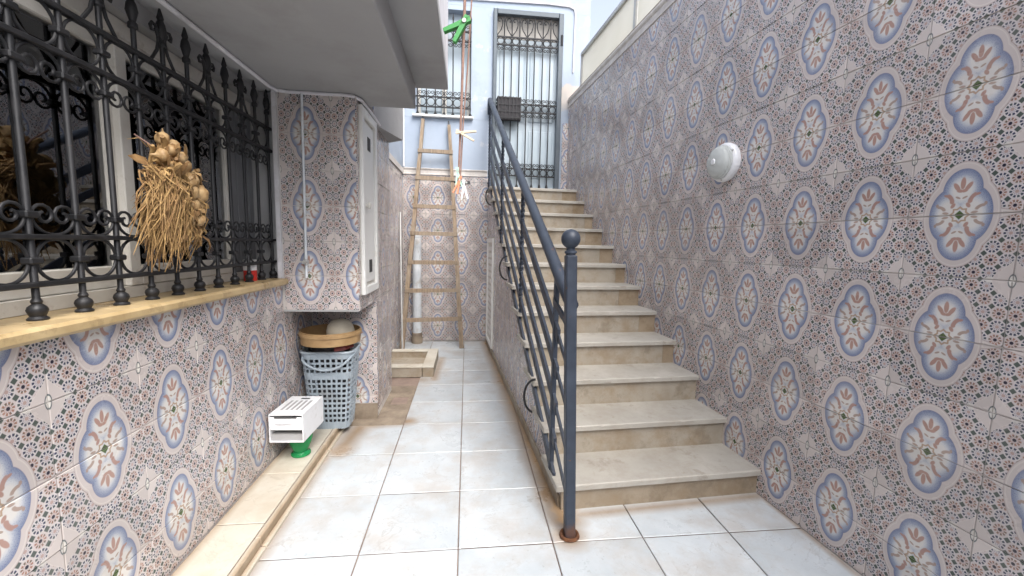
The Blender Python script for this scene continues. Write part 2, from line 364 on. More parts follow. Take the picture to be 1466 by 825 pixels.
def marble(name, c0, c1, vein, stain, rough=.28, stains=(), sscale=3.0, amt=1.0, vs_=3.2):
    """polished floor slab; stains: list of (kind, ...) dirt lines where water stands"""
    m, nt, b = newmat(name)
    oi = nt.nodes.new('ShaderNodeObjectInfo'); tc = nt.nodes.new('ShaderNodeTexCoord')
    off = nt.nodes.new('ShaderNodeVectorMath'); off.operation = 'MULTIPLY_ADD'
    cmb = nt.nodes.new('ShaderNodeCombineXYZ')
    for k, q in enumerate((17., 31., 5.)):
        mm = nt.nodes.new('ShaderNodeMath'); mm.operation = 'MULTIPLY'; mm.inputs[1].default_value = q
        nt.links.new(oi.outputs['Random'], mm.inputs[0]); nt.links.new(mm.outputs[0], cmb.inputs[k])
    ad = nt.nodes.new('ShaderNodeVectorMath'); ad.operation = 'ADD'
    nt.links.new(tc.outputs['Object'], ad.inputs[0]); nt.links.new(cmb.outputs[0], ad.inputs[1])
    n1 = nt.nodes.new('ShaderNodeTexNoise'); n1.inputs['Scale'].default_value = 4; n1.inputs['Detail'].default_value = 6; n1.inputs['Roughness'].default_value = .62
    nt.links.new(ad.outputs[0], n1.inputs['Vector'])
    c = ramp(nt, n1.outputs[0], [(.3, c0), (.7, c1)])
    n2 = nt.nodes.new('ShaderNodeTexNoise'); n2.inputs['Scale'].default_value = vs_; n2.inputs['Detail'].default_value = 7; n2.inputs['Roughness'].default_value = .58; n2.inputs['Distortion'].default_value = 1.2
    nt.links.new(ad.outputs[0], n2.inputs['Vector'])
    vein_m = below(eabs(E(n2.outputs[0])-.5), .006, .014)*E(ramp(nt, n1.outputs[0], [(.4, 0.0), (.65, 1.0)]))
    c = mix(nt, vein_m*.42, c, vein)
    n3 = nt.nodes.new('ShaderNodeTexNoise'); n3.inputs['Scale'].default_value = 60; n3.inputs['Detail'].default_value = 2; nt.links.new(ad.outputs[0], n3.inputs['Vector'])
    c = mix(nt, below(E(n3.outputs[0]), .29, .04)*.35, c, vein)
    hs = nt.nodes.new('ShaderNodeHueSaturation'); mv = nt.nodes.new('ShaderNodeMapRange'); nt.links.new(oi.outputs['Random'], mv.inputs[0])
    mv.inputs[3].default_value = .92; mv.inputs[4].default_value = 1.05; nt.links.new(mv.outputs[0], hs.inputs['Value']); nt.links.new(c, hs.inputs['Color'])
    c = hs.outputs[0]
    g = nt.nodes.new('ShaderNodeNewGeometry'); sp = nt.nodes.new('ShaderNodeSeparateXYZ'); nt.links.new(g.outputs['Position'], sp.inputs[0])
    X, Y = E(sp.outputs[0]), E(sp.outputs[1])
    sn = nt.nodes.new('ShaderNodeTexNoise'); sn.inputs['Scale'].default_value = sscale; sn.inputs['Detail'].default_value = 8; sn.inputs['Roughness'].default_value = .7
    nt.links.new(g.outputs['Position'], sn.inputs['Vector'])
    S = (E(sn.outputs[0])-.5)
    tot = None
    for st in stains:
        # signed distance to a segment in plan (x0,y0,x1,y1,width,strength)
        x0, y0, x1, y1, w, a = st
        L = math.hypot(x1-x0, y1-y0) or 1e-6; ex, ey = (x1-x0)/L, (y1-y0)/L
        if math.hypot(x1-x0, y1-y0) < 1e-5: ex, ey = 1, 0
        px_ = X-x0; py_ = Y-y0
        t = E.op('MULTIPLY_ADD', px_, ex, py_*ey); tcl = emin(emax(t, 0.0), L)
        dist = hyp(px_-tcl*ex, py_-tcl*ey)
        q = below(dist+S*(w*2.2), w*.55, w*1.0)*a
        tot = q if tot is None else emax(tot, q)
    film = below(0.0-S, -.04, .16)*.22*amt
    c = mix(nt, film, c, stain)
    if tot is not None:
        c = mix(nt, tot, c, stain)
        c = mix(nt, tot*below(0.0-S, .02, .12)*.55, c, tuple(q*.45 for q in stain))
    nt.links.new(c, b.inputs['Base Color'])
    rr = ramp(nt, sn.outputs[0], [(.3, rough), (.7, min(.9, rough+.25))]); nt.links.new(rr, b.inputs['Roughness'])
    bump(nt, b, n1.outputs[0], .06, .004)
    return m
STAIN = (.30, .185, .085)
fl_stains = [(.52, 1.95, .30, 5.8, .13, .9), (.50, 1.97, 1.68, 2.06, .05, .55), (.51, 1.83, .51, 1.8301, .12, .9), (-.95, 1.0, -.95, 3.2, .10, .8), (-.80, 3.15, -.45, 3.2, .10, .8),
             (-.85, 2.75, -.8, 3.1, .12, .75), (-.33, 4.2, -.30, 5.0, .07, .6), (-.6, 4.2, -.45, 4.2, .12, .5), (1.70, 2.05, 1.75, 1.0, .03, .5)]
M['floor'] = marble('white_marble_look_tile', (.415, .455, .485), (.525, .56, .585), (.22, .21, .20), STAIN, .22, fl_stains, amt=1.15)
M['ledge'] = marble('cream_ledge_tile', (.48, .45, .38), (.58, .55, .48), (.30, .27, .22), STAIN, .4, [(-.93, 1.0, -.93, 3.2, .03, .6), (-1.18, 1.0, -1.18, 3.2, .04, .45)], amt=1)
M['tread'] = marble('beige_stone_tread', (.35, .33, .293), (.435, .412, .37), (.32, .28, .22), (.28, .245, .20), .45, amt=1.7, sscale=5)
M['riser'] = marble('tan_stone_riser', (.285, .25, .20), (.365, .325, .265), (.25, .20, .14), (.24, .165, .09), .55, [(.5, 1.9, 1.75, 2.1, .20, .45)], amt=2.4, sscale=5)

worn(M['tread'], (.23, .20, .16), 7, .61, .06, .5); worn(M['riser'], (.17, .135, .095), 6, .58, .10, .5); worn(M['blue'], (.50, .52, .54), 3.5, .63, .03, .6); worn(M['blue'], (.22, .25, .29), 1.3, .60, .12, .35)
M['riserdark'] = marble('brown_riser_piece', (.25, .19, .125), (.34, .27, .19), (.16, .12, .08), (.16, .105, .05), .6, amt=2.0, sscale=6)
def ladder_wood():
    m, nt, b = newmat('weathered_ladder_wood')
    t = tex(nt, 'ShaderNodeTexNoise', 5, 'World', Detail=6)
    mp = nt.nodes.new('ShaderNodeMapping'); g = nt.nodes.new('ShaderNodeNewGeometry'); nt.links.new(g.outputs['Position'], mp.inputs[0]); mp.inputs['Scale'].default_value = (60, 60, 5)
    t2 = nt.nodes.new('ShaderNodeTexNoise'); t2.inputs['Scale'].default_value = 1; t2.inputs['Detail'].default_value = 5; nt.links.new(mp.outputs[0], t2.inputs['Vector'])
    c = ramp(nt, t2.outputs[0], [(.25, (.12, .085, .055)), (.5, (.235, .175, .12)), (.8, (.36, .28, .20))])
    c = mix(nt, E(ramp(nt, t.outputs[0], [(.4, 0.0), (.7, .5)])), c, (.30, .26, .21))
    nt.links.new(c, b.inputs['Base Color']); b.inputs['Roughness'].default_value = .8; bump(nt, b, t2.outputs[0], .3, .003)
    return m
M['ladder'] = ladder_wood()
def glass_mat(name, tint=(.9, .95, .93), ior=1.9, rough=0.0):
    m, nt, b = newmat(name); nt.nodes.remove(b)
    o = nt.nodes['Material Output']; tr = nt.nodes.new('ShaderNodeBsdfTransparent'); tr.inputs[0].default_value = (*tint, 1)
    gl = nt.nodes.new('ShaderNodeBsdfGlossy'); gl.inputs['Roughness'].default_value = rough; gl.inputs[0].default_value = (.95, .97, 1, 1)
    fr = nt.nodes.new('ShaderNodeFresnel'); fr.inputs[0].default_value = ior; mx = nt.nodes.new('ShaderNodeMixShader')
    w = tex(nt, 'ShaderNodeTexNoise', 3, 'World', Detail=2); bp = nt.nodes.new('ShaderNodeBump'); bp.inputs['Strength'].default_value = .03; bp.inputs['Distance'].default_value = .01
    nt.links.new(w.outputs[0], bp.inputs['Height']); nt.links.new(bp.outputs[0], gl.inputs['Normal'])
    nt.links.new(fr.outputs[0], mx.inputs[0]); nt.links.new(tr.outputs[0], mx.inputs[1]); nt.links.new(gl.outputs[0], mx.inputs[2]); nt.links.new(mx.outputs[0], o.inputs[0])
    return m
M['glass'] = glass_mat('window_glass', (.72, .75, .75), 2.3)
def frosted(name, c, rough=.35, trans=.6):
    m, nt, b = newmat(name)
    t = tex(nt, 'ShaderNodeTexNoise', 7, 'World', Detail=4)
    nt.links.new(ramp(nt, t.outputs[0], [(.3, tuple(q*.93 for q in c)), (.7, c)]), b.inputs['Base Color'])
    b.inputs['Roughness'].default_value = rough; b.inputs['Transmission Weight'].default_value = trans; b.inputs['IOR'].default_value = 1.3
    return m
M['lampglass'] = frosted('milky_ribbed_glass', (.74, .77, .75), .15, .45)
def pane_mat():
    m, nt, b = newmat('cream_translucent_pane'); o = nt.nodes['Material Output']
    b.inputs['Base Color'].default_value = (.85, .83, .74, 1); b.inputs['Roughness'].default_value = .3
    t = nt.nodes.new('ShaderNodeBsdfTranslucent'); mx = nt.nodes.new('ShaderNodeMixShader'); mx.inputs[0].default_value = .6
    n = tex(nt, 'ShaderNodeTexNoise', 3, 'World', Detail=4); nt.links.new(ramp(nt, n.outputs[0], [(.3, (.84, .83, .78)), (.7, (.91, .905, .87))]), t.inputs[0])
    nt.links.new(b.outputs[0], mx.inputs[1]); nt.links.new(t.outputs[0], mx.inputs[2]); nt.links.new(mx.outputs[0], o.inputs[0]); return m
M['screenpane'] = pane_mat()
M['greenglass'] = frosted('green_glass', (.03, .36, .12), .12, .35)

# ------------------------------------------------------------------ tiling
_cache = {}
def tile_mesh(poly, uvf, mat, th=.0035, ch=.0014):
    """poly: list of (u,v) ccw in local metres; raised slab with chamfered rim"""
    n = len(poly)
    cx = sum(p[0] for p in poly)/n; cy = sum(p[1] for p in poly)/n
    def inset(d):
        res = []
        for i in range(n):
            p0, p1, p2 = V(*poly[i-1]), V(*poly[i]), V(*poly[(i+1) % n])
            a = (p1-p0).normalized(); c = (p2-p1).normalized(); na = V(-a.y, a.x); nb = V(-c.y, c.x)
            k = 1+na.dot(nb); q = p1+(na+nb)*(d/max(k, .3)); res.append(q)
        return res
    ins = inset(ch)
    vs = [(p[0], p[1], -.004) for p in poly]+[(p[0], p[1], th-ch) for p in poly]+[(p.x, p.y, th) for p in ins]
    fs = [tuple(range(2*n, 3*n))]
    for i in range(n):
        j = (i+1) % n; fs += [(i, j, n+j, n+i), (n+i, n+j, 2*n+j, 2*n+i)]
    me = bpy.data.meshes.new('tile'); me.from_pydata(vs, [], fs); me.update()
    uv = me.uv_layers.new(name='print')
    for l in me.loops:
        p = me.vertices[l.vertex_index].co; uv.data[l.index].uv = uvf(p.x, p.y)
    me.materials.append(mat); return me
def tile_field(parent, O, U, Vv, rects, P, Q, uc, vc, mat=None, gap=.0017, top=None, keep=None, jit=.0035):
    """O origin, U/Vv unit axes; medallion centred at (uc,vc), period P x Q, tiles P x Q/2"""
    mat = mat or M['tile']; O = V(*O); U = V(*U).normalized(); Vv = V(*Vv).normalized(); N = U.cross(Vv)
    cnt = 0
    for (u0, v0, u1, v1) in rects:
        i0 = math.floor((u0-uc)/P+.5); i1 = math.ceil((u1-uc)/P+.5); j0 = math.floor((v0-vc)/(Q/2)); j1 = math.ceil((v1-vc)/(Q/2))
        for i in range(i0, i1):
            for j in range(j0, j1):
                cu = uc+i*P; cb = vc+j*Q/2
                a0, a1 = max(u0, cu-P/2)+gap, min(u1, cu+P/2)-gap; b0, b1 = max(v0, cb)+gap, min(v1, cb+Q/2)-gap
                if a1-a0 < .012 or b1-b0 < .012: continue
                if keep and not keep(a0, b0, a1, b1): continue
                poly = [(a0, b0), (a1, b0), (a1, b1), (a0, b1)]
                if top:
                    poly = top(a0, b0, a1, b1)
                    if not poly: continue
                ox, oy = (a0+a1)/2, (b0+b1)/2
                lp = [(round(p-ox, 4), round(q-oy, 4)) for p, q in poly]
                du = round(ox-cu, 4); dv = round(oy-cb, 4); odd = j % 2
                key = (tuple(lp), du, dv, odd, round(P, 4), round(Q, 4), mat.name)
                if key not in _cache:
                    vb = -.5 if odd else 0.0
                    _cache[key] = tile_mesh(lp, lambda px_, py_, du=du, dv=dv, vb=vb: ((px_+du)/P, vb+(py_+dv)/Q), mat)
                n2 = (N+U*rnd.uniform(-jit, jit)+Vv*rnd.uniform(-jit, jit)).normalized(); uu = (U-n2*U.dot(n2)).normalized(); vv = n2.cross(uu)
                p = O+U*(ox+rnd.uniform(-.0006, .0006))+Vv*(oy+rnd.uniform(-.0006, .0006))+N*rnd.uniform(0, .0014); rz = rnd.uniform(-.0022, .0022); uu = (uu+vv*rz).normalized(); vv = n2.cross(uu)
                inst(_cache[key], 'tile', Matrix(((uu.x, vv.x, n2.x, p.x), (uu.y, vv.y, n2.y, p.y), (uu.z, vv.z, n2.z, p.z), (0, 0, 0, 1))), parent); cnt += 1
    return cnt
Z = (0, 0, 1)

# ------------------------------------------------------------------ ground and floor
g = MB(); g.add([(-60, -60, -.10), (60, -60, -.10), (60, 80, -.10), (-60, 80, -.10)], [(0, 1, 2, 3)])
tag(g.build('ground', M['ground'], center=False), kind='structure')
fb = MB(); fb.box(-1.4, -2.6, -.08, 1.85, 5.9, -.010)
floor = tag(fb.build('courtyard_floor', M['darkgrout'], center=False), kind='structure')
GX, GY, GT = -.0288, 1.3397, .4502
TH45 = R(4.5); wd = V(-math.sin(TH45), math.cos(TH45), 0); W0 = V(1.706, 2.0, 0)
def wallX(y): return 1.706-math.tan(TH45)*(y-2.0)
S36 = R(3.4); sf = V(-math.sin(S36), math.cos(S36), 0); se = V(math.cos(S36), math.sin(S36), 0); S0 = V(.515, 2.0, 0)
def stairX(y): return S0.x-math.tan(S36)*(y-S0.y)
def slab_tile(x0, y0, x1, y1, z, mat, parent, name='floor_tile', th=.02, gap=.0026):
    x0 += gap; x1 -= gap; y0 += gap; y1 -= gap
    if x1-x0 < .02 or y1-y0 < .02: return
    key = ('slab', round(x1-x0, 3), round(y1-y0, 3), mat.name, th)
    if key not in _cache:
        w, h = (x1-x0)/2, (y1-y0)/2
        _cache[key] = tile_mesh([(-w, -h), (w, -h), (w, h), (-w, h)], lambda a, c: (a, c), mat, th=0, ch=.003)
    tl = .0022
    mt = Matrix.Translation(((x0+x1)/2, (y0+y1)/2, z+rnd.uniform(-.0012, .0012))) @ Matrix.Rotation(rnd.uniform(-tl, tl), 4, 'X') @ Matrix.Rotation(rnd.uniform(-tl, tl), 4, 'Y')
    inst(_cache[key], name, mt, parent)
for j in range(-7, 11):
    y0, y1 = GY+GT*j, GY+GT*(j+1); y1 = min(y1, 5.87)
    if y1 <= y0: continue
    for i in range(-3, 4):
        x0, x1 = GX+GT*i, GX+GT*(i+1)
        x0 = max(x0, -.955 if y0 < 3.1 else -.955)
        a0, a1, b0, b1 = x0, x1, y0, y1
        if a1-a0 < .03: continue
        if i == -2 and b1 > 3.14:           # bare patch beside the pier
            if b0 < 3.14: b1 = 3.14
            elif b0 < 4.05: continue
        if i < -2: continue
        if y0 > 2.0 and x0 > stairX(y0)+.3: continue     # under the stairs
        if x0 > wallX(y0)+.05: continue
        slab_tile(a0, b0, a1, b1, 0, M['floor'], floor)
# bare concrete patch with a shallow sump
cp = MB(); cp.box(-1.2, 3.143, -.03, -.483, 3.56, -.004); cp.box(-1.2, 3.74, -.03, -.483, 4.04, -.006); cp.box(-1.2, 3.56, -.03, -.66, 3.74, -.005); cp.box(-.52, 3.56, -.03, -.483, 3.74, -.007); cp.box(-.66, 3.56, -.05, -.52, 3.74, -.035)
cpo = cp.build('concrete_patch', M['concrete']); tag(cpo, kind='structure')

sw = MB(); sw.box(-1.9, -2.3, -.05, 2.2, -2.08, 2.4)  # added wall out of view: cuts low frontal sky light and bounces some back
tag(sw.build('unseen_bounce_wall', M['plaster_white']), 'plain white plastered wall added behind the camera to block and bounce light', 'wall')
# ------------------------------------------------------------------ ledge along the left wall
lg = MB(); lg.box(-1.2, -1.0, -.02, -.945, 3.29, .040); lg.box(-.945, -1.0, -.02, -.928, 2.75, .012)
ledge = tag(lg.build('ledge', M['darkgrout'], center=False), kind='structure')
yy = [-.7, -.25, .19, .63, 1.08, 1.53, 1.97, 2.41, 2.735, 3.28]
for a, c in zip(yy[:-1], yy[1:]): slab_tile(-1.186, a, -.958, c, .052, M['ledge'], ledge, 'ledge_tile')
ys = [-.7, .3, 1.02, 1.86, 2.75, 3.28]
for a, c in zip(ys[:-1], ys[1:]):
    e = MB(); e.bbox(-.956, a+.002, .002, -.930, c-.002, .054, .004); e.build('edge_trim', M['ledge'], ledge)
    e = MB(); e.bbox(-.929, a+.004, -.004, -.905, c-.004, .016, .004); e.build('edge_trim', M['ledge'], ledge)

# ------------------------------------------------------------------ right boundary wall
WT = 3.33
rw = empty('tiled_wall', (W0.x, W0.y, 0), 'tall boundary wall of patterned medallion tiles running up beside the staircase', 'wall')
wn_ = V(math.cos(TH45), math.sin(TH45), 0)
def wp(s, z, o=0): return W0+wd*s+V(0, 0, z)+wn_*o       # o>0 goes into the wall
m = MB(); m.prism([(-2.6, -.05), (4.05, -.05), (4.05, WT+.10), (-2.6, WT+.10)], lambda a, c, t: wp(a, c, .0005+.22*t)); m.build('wall_core', M['grout'], rw)
STEP_N, RIS, TRD = 12, .1813, .304
def stepz(f): return 0 if f < 0 else .152+RIS*min(11, int(f/TRD))
def keep_r(a0, b0, a1, b1):
    # u runs toward the camera (negative s) so that the printed face looks into the court
    s_far = -a0; f = s_far-.07
    return b1 > stepz(-a1-.12)-.02
nr = tile_field(rw, W0, -wd, Z, [(-4.0, .003, 2.3, WT-.003)],   .327, .4465, .035, 1.556-.4465*3, keep=keep_r)
s_ = -2.3
while s_ < 4.0:                                            # relief border on top of the tiles
    e = min(4.0, s_+.3286)
    t = MB(); prof = [(0, WT+.001), (-.012, WT+.004), (-.012, WT+.018), (-.006, WT+.022), (-.006, WT+.066), (-.016, WT+.072), (-.024, WT+.085), (-.022, WT+.104), (.0, WT+.108)]
    t.prism(prof, lambda a, c, k, s_=s_, e=e: wp(s_+.001 if k == 0 else e-.001, c, a)); t.build('border_tile', M['tile'] if False else M['grout'], rw); s_ = e
t = MB(); t.prism([(-2.6, WT+.10), (4.05, WT+.10), (4.05, WT+.125), (-2.6, WT+.125)], lambda a, c, k: wp(a, c, -.012+.25*k)); t.build('coping', M['concrete'], rw)

# translucent screen on top of that wall
sc = empty('wind_screen', wp(2.9, WT+.125, .08), 'cream translucent panel screen with aluminium rails on top of the tiled wall', 'screen')
SB = WT+.125
for a, c in ((-2.0, -.6), (-.6, .8), (.8, 2.12), (2.12, 3.62)):
    q = MB(); q.prism([(a+.03, SB+.03), (c-.03, SB+.03), (c-.03, SB+.46), (a+.03, SB+.46)], lambda u, v, k: wp(u, v, .08+.006*k)); q.build('pane', M['screenpane'], sc)
for a in (-2.0, -.6, .8, 2.12, 3.62):
    q = MB(); q.prism([(a-.02, SB-.002), (a+.02, SB-.002), (a+.02, SB+.48), (a-.02, SB+.48)], lambda u, v, k: wp(u, v, .06+.045*k)); q.build('post', M['alu'], sc)
for z0, z1 in ((SB+.002, SB+.032), (SB+.46, SB+.50)):
    q = MB(); q.prism([(-2.04, z0), (3.64, z0), (3.64, z1), (-2.04, z1)], lambda u, v, k: wp(u, v, .055+.055*k)); q.build('rail', M['alu'], sc)

# round bulkhead lamp on the wall
c = wp(.545, 1.965, -.006)
la = empty('wall_lamp', c, 'round white bulkhead lamp with ribbed milky glass on the tiled wall', 'lamp')
ax = -wn_
m = MB(); m.lathe(c, [(.105, -.004), (.118, .0), (.122, .012), (.122, .03), (.116, .042), (.108, .048)], 36, ax); m.build('base', M['wplastic'], la, True)
m = MB(); m.lathe(c, [(.104, .044), (.106, .050), (.106, .058), (.100, .064), (.101, .070), (.095, .075), (.093, .083), (.084, .091), (.066, .099), (.035, .104), (.004, .105)], 36, ax); m.build('glass_dome', M['lampglass'], la, True)
m = MB(); m.lathe(c+ax*.05, [(.02, 0), (.022, .02), (.028, .045), (.016, .06)], 14, ax); m.build('bulb', M['wplastic'], la, True)
for a in (.6, 2.6, 4.6):
    q = c+ax*.042+Vector((0, 0, 1))*(.112*math.sin(a))+wd*(.112*math.cos(a)); m = MB(); m.lathe(q, [(.006, 0), (.006, .006), (.003, .008)], 8, ax); m.build('screw', M['alu'], la)

# ------------------------------------------------------------------ staircase
stc = empty('staircase', (S0.x+.6, 2.1, 0), 'beige stone staircase with twelve steps rising to the grey door', 'staircase')
def sp(e_, f_, z): return S0+se*e_+sf*f_+V(0, 0, z)
LAND = 5.86
fl = (LAND-2.0)/math.cos(S36)-.02
for i in range(STEP_N):
    f0 = i*TRD; f1 = (i+1)*TRD+.03 if i < 11 else fl
    z1 = .152+RIS*i; z0 = 0 if i == 0 else .152+RIS*(i-1)
    ymid = 2.0+f0; e1 = (wallX(ymid+.05)-stairX(ymid))/math.cos(S36)+.03
    # riser slab and tread slab
    r = MB(); zb = z0-.02 if i else z0-.012; es = e1-.03-(.10+.05*((i*7) % 3)) if i > 2 else e1
    r.prism([(0.0, zb), (es-.001, zb), (es-.001, z1-.032), (0.0, z1-.032)], lambda a, c, k: sp(a, f0+.022+.02*k, c)); r.build('riser', M['riser'], stc)
    if es < e1:
        r = MB(); r.prism([(es+.001, zb), (e1, zb), (e1, z1-.032), (es+.001, z1-.032)], lambda a, c, k: sp(a, f0+.0235+.02*k, c)); r.build('riser_end', M['riserdark'], stc)
    t = MB(); Mt = Matrix(((se.x, sf.x, 0, S0.x), (se.y, sf.y, 0, S0.y), (0, 0, 1, 0), (0, 0, 0, 1)))
    t.box(-.035, f0+.012, z1-.032, e1, f1, z1, Mt)
    nseg = 44; vs = []; fs = []
    for k in range(nseg+1):
        x_ = -.035+(e1+.035)*k/nseg; ch_ = .004+max(0, rnd.gauss(0, .0014))+(.006 if rnd.random() < .035 else 0); jf = rnd.uniform(-.0007, .0007)
        for (a, c) in ((.012, z1-.032), (jf, z1-.032), (jf, z1-ch_), (ch_*1.1+jf, z1), (.012, z1)): vs.append(Mt @ V(x_, f0+a, c))
    for k in range(nseg):
        for q in range(4): fs.append((k*5+q, (k+1)*5+q, (k+1)*5+q+1, k*5+q+1))
    fs += [(0, 1, 2, 3, 4), tuple(nseg*5+q for q in (4, 3, 2, 1, 0))]
    t.add(vs, fs); t.build('tread', M['tread'], stc)
prof = [(.03, -.02)]
for i in range(STEP_N): prof += [(i*TRD+.042, (.152+RIS*(i-1)-.02) if i else -.02), (i*TRD+.042, .152+RIS*i-.033)]
prof = prof[1:]+[(fl, .152+RIS*11-.033), (fl, -.02)]
m = MB(); m.prism(prof, lambda a, c, k: sp(.004+1.0*k, a, c)); m.build('stair_core', M['grout'], stc)
def top_side(a0, b0, a1, b1):
    # stepped upper edge; u = distance from the back wall end, f = fl-u
    fa, fb_ = fl-a1, fl-a0           # fa front, fb_ back
    def H(f): return .152+RIS*min(11, max(0, int((f-.042)/TRD)))-.034 if f > .042 else 0
    cuts = sorted(set([fa, fb_]+[.042+k*TRD for k in range(13) if fa < .042+k*TRD < fb_]))
    segs = [(p, q, min(b1, H((p+q)/2))) for p, q in zip(cuts[:-1], cuts[1:])]
    segs = [s for s in segs if s[2] > b0+.006 and s[1]-s[0] > .004]
    if not segs: return None
    merged = []
    for s in segs:
        if merged and abs(merged[-1][2]-s[2]) < 1e-6: merged[-1] = (merged[-1][0], s[1], s[2])
        else: merged.append(s)
    pts = [(fl-merged[-1][1], b0), (fl-merged[0][0], b0)]
    for p, q, h in merged: pts += [(fl-p, h), (fl-q, h)]
    return pts
tile_field(stc, sp(.004, fl, 0), -sf, Z, [(.0, .07, .12, 2.2), (.78, .07, fl-.045, 2.2)], .333, .449, .2, .236, top=top_side)
tile_field(stc, sp(.004, fl, 0), -sf, Z, [(.12, 1.50, .78, 2.2)], .333, .449, .2, .236, top=top_side)
m = MB(); m.prism([(.05, 0.0), (fl, 0.0), (fl, .068), (.05, .068)], lambda a, c, k: sp(-.010+.012*k, a, c)); m.build('skirting', M['riser'], stc)
# small white cupboard door in the side of the stairs
dd = MB(); dd.prism([(fl-.77, .08), (fl-.13, .08), (fl-.13, 1.49), (fl-.77, 1.49)], lambda a, c, k: sp(-.006+.02*k, a, c)); cd = dd.build('cupboard_door', M['offwhite'], stc)
for a0, c0, a1, c1 in ((fl-.76, .09, fl-.71, 1.48), (fl-.19, .09, fl-.14, 1.48), (fl-.709, .09, fl-.191, .14), (fl-.709, 1.43, fl-.191, 1.48)):
    q = MB(); q.prism([(a0, c0), (a1, c0), (a1, c1), (a0, c1)], lambda a, c, k: sp(-.024+.02*k, a, c)); q.build('frame', M['white'], cd)
for k_ in range(14):
    q = MB(); zz = .22+k_*.085; q.prism([(fl-.69, zz), (fl-.21, zz), (fl-.21, zz+.05), (fl-.69, zz+.05)], lambda a, c, k: sp(-.014+.01*k, a, c)); q.build('slat', M['white'], cd)

# ------------------------------------------------------------------ stair railing
ra = empty('stair_railing', (.511, 1.826, 0), 'blue grey steel stair railing with round handrail and ball topped newel post', 'railing')
rdir = V(-.048, .9988, 0)
RP0 = V(.502, 1.86, 0)
def rp(y, z, o=0): return V(RP0.x-.0535*(y-1.86)-o, y, z)
m = MB(); LEAN = Matrix.Translation((.511, 1.826, 0)) @ Matrix.Rotation(-.032, 4, 'Y') @ Matrix.Translation((-.511, -1.826, 0))
m.bbox(.486, 1.801, 0, .536, 1.851, 1.375, .005, LEAN); post = m.build('newel_post', M['bluesteel'], ra)
m = MB(); m.lathe(LEAN @ V(.511, 1.826, 1.37), [(.022, 0), (.022, .010), (.028, .014), (.028, .022), (.019, .027), (.019, .036)]+[(.044*math.sin(R(a)), .078-.044*math.cos(R(a))) for a in (28, 40, 55, 70, 85, 100, 115, 130, 145, 160, 175)], 24, (LEAN.to_3x3() @ V(0, 0, 1))); m.build('ball_finial', M['bluesteel'], post, True)
m = MB(); m.lathe((.511, 1.826, .0), [(.042, .001), (.050, .006), (.047, .016), (.040, .018), (.034, .012), (.030, .006)], 20); m.build('base_ring', M['rust'], post, True)
HS = .572
def hz(y): return 1.205+HS*(y-2.05)
m = MB(); m.tube([rp(1.885, hz(1.90)+.015), rp(1.93, hz(1.93)+.018), rp(2.05, hz(2.05)+.01), rp(4, hz(4)), rp(5.74, hz(5.74)), rp(5.80, hz(5.8)-.0), rp(5.835, hz(5.8)-.05), rp(5.84, hz(5.8)-.18)], [.029, .033, .033, .033, .033, .033, .032, .028], 14); m.build('handrail', M['bluesteel'], ra, True)
m = MB(); m.prism([(1.845, 1.00), (2.17, 1.10), (2.17, 1.135), (1.845, 1.04)], lambda a, c, k: rp(a, c, .008+.012*k)); m.build('bracket', M['bluesteel'], ra)
for k_, dz in enumerate((1.10, .90, .70, .50, .30)):
    y0, y1 = 2.10, 5.80
    m = MB(); w = .034 if k_ < 4 else .038
    for (ya, yb) in ((y0, y1),):
        za, zb = hz(ya)-dz, hz(yb)-dz
        m.prism([(ya, za-w), (yb, zb-w), (yb, zb+w), (ya, za+w)], lambda a, c, k: rp(a, c, -.008+.016*k))
    m.build('bar', M['bluesteel'], ra)
def twist(y, z0, z1, n=70, w=.0125, name='twisted_post', tw=38):
    q = MB(); vs = []; fs = []
    for i in range(n+1):
        z = z0+(z1-z0)*i/n; a = tw*(z-z0); p = rp(y, z)
        for k in range(4):
            an = a+math.pi/4+k*math.pi/2; vs.append(p+V(math.cos(an)*w*1.414, math.sin(an)*w*1.414, 0))
    for i in range(n):
        for k in range(4): fs.append((i*4+k, i*4+(k+1) % 4, (i+1)*4+(k+1) % 4, (i+1)*4+k))
    fs += [(3, 2, 1, 0), tuple(n*4+k for k in range(4))]
    q.add(vs, fs); return q.build(name, M['bluesteel'], ra)
for y in (3.22, 4.42, 5.78):
    twist(y, stepz(y-2.0)-.005 if y > 2.2 else 0, hz(y))
m = MB(); m.prism([(2.16, hz(2.16)-1.16), (2.19, hz(2.16)-1.16), (2.19, hz(2.17)), (2.16, hz(2.17))], lambda a, c, k: rp(a, c, -.012+.024*k)); m.build('upright', M['bluesteel'], ra)
for dz in (.30, .50, .70, .90):
    z = hz(2.16)-dz; m = MB(); m.prism([(1.845, z-.20-.018), (2.16, z-.018), (2.16, z+.018), (1.845, z-.20+.018)], lambda a, c, k: rp(a, c, -.005+.010*k)); m.build('link_bar', M['bluesteel'], ra)
for y in (2.62, 3.97, 5.45):
    z = hz(y)-1.10; pts = []
    for i in range(15):
        a = math.pi*(i/14)+math.pi/2; pts.append(rp(y+.0+.05*math.sin(a)*0, z-.02+.115*math.sin(a), -.0-.075*math.cos(a)))
    m = MB(); m.tube(pts, .0075, 8); m.build('half_ring', M['iron'], ra, True)
m = MB(); m.tube([rp(5.78, 2.25), rp(5.86, 2.25)], .02, 10); m.build('wall_fixing', M['bluesteel'], ra, True)

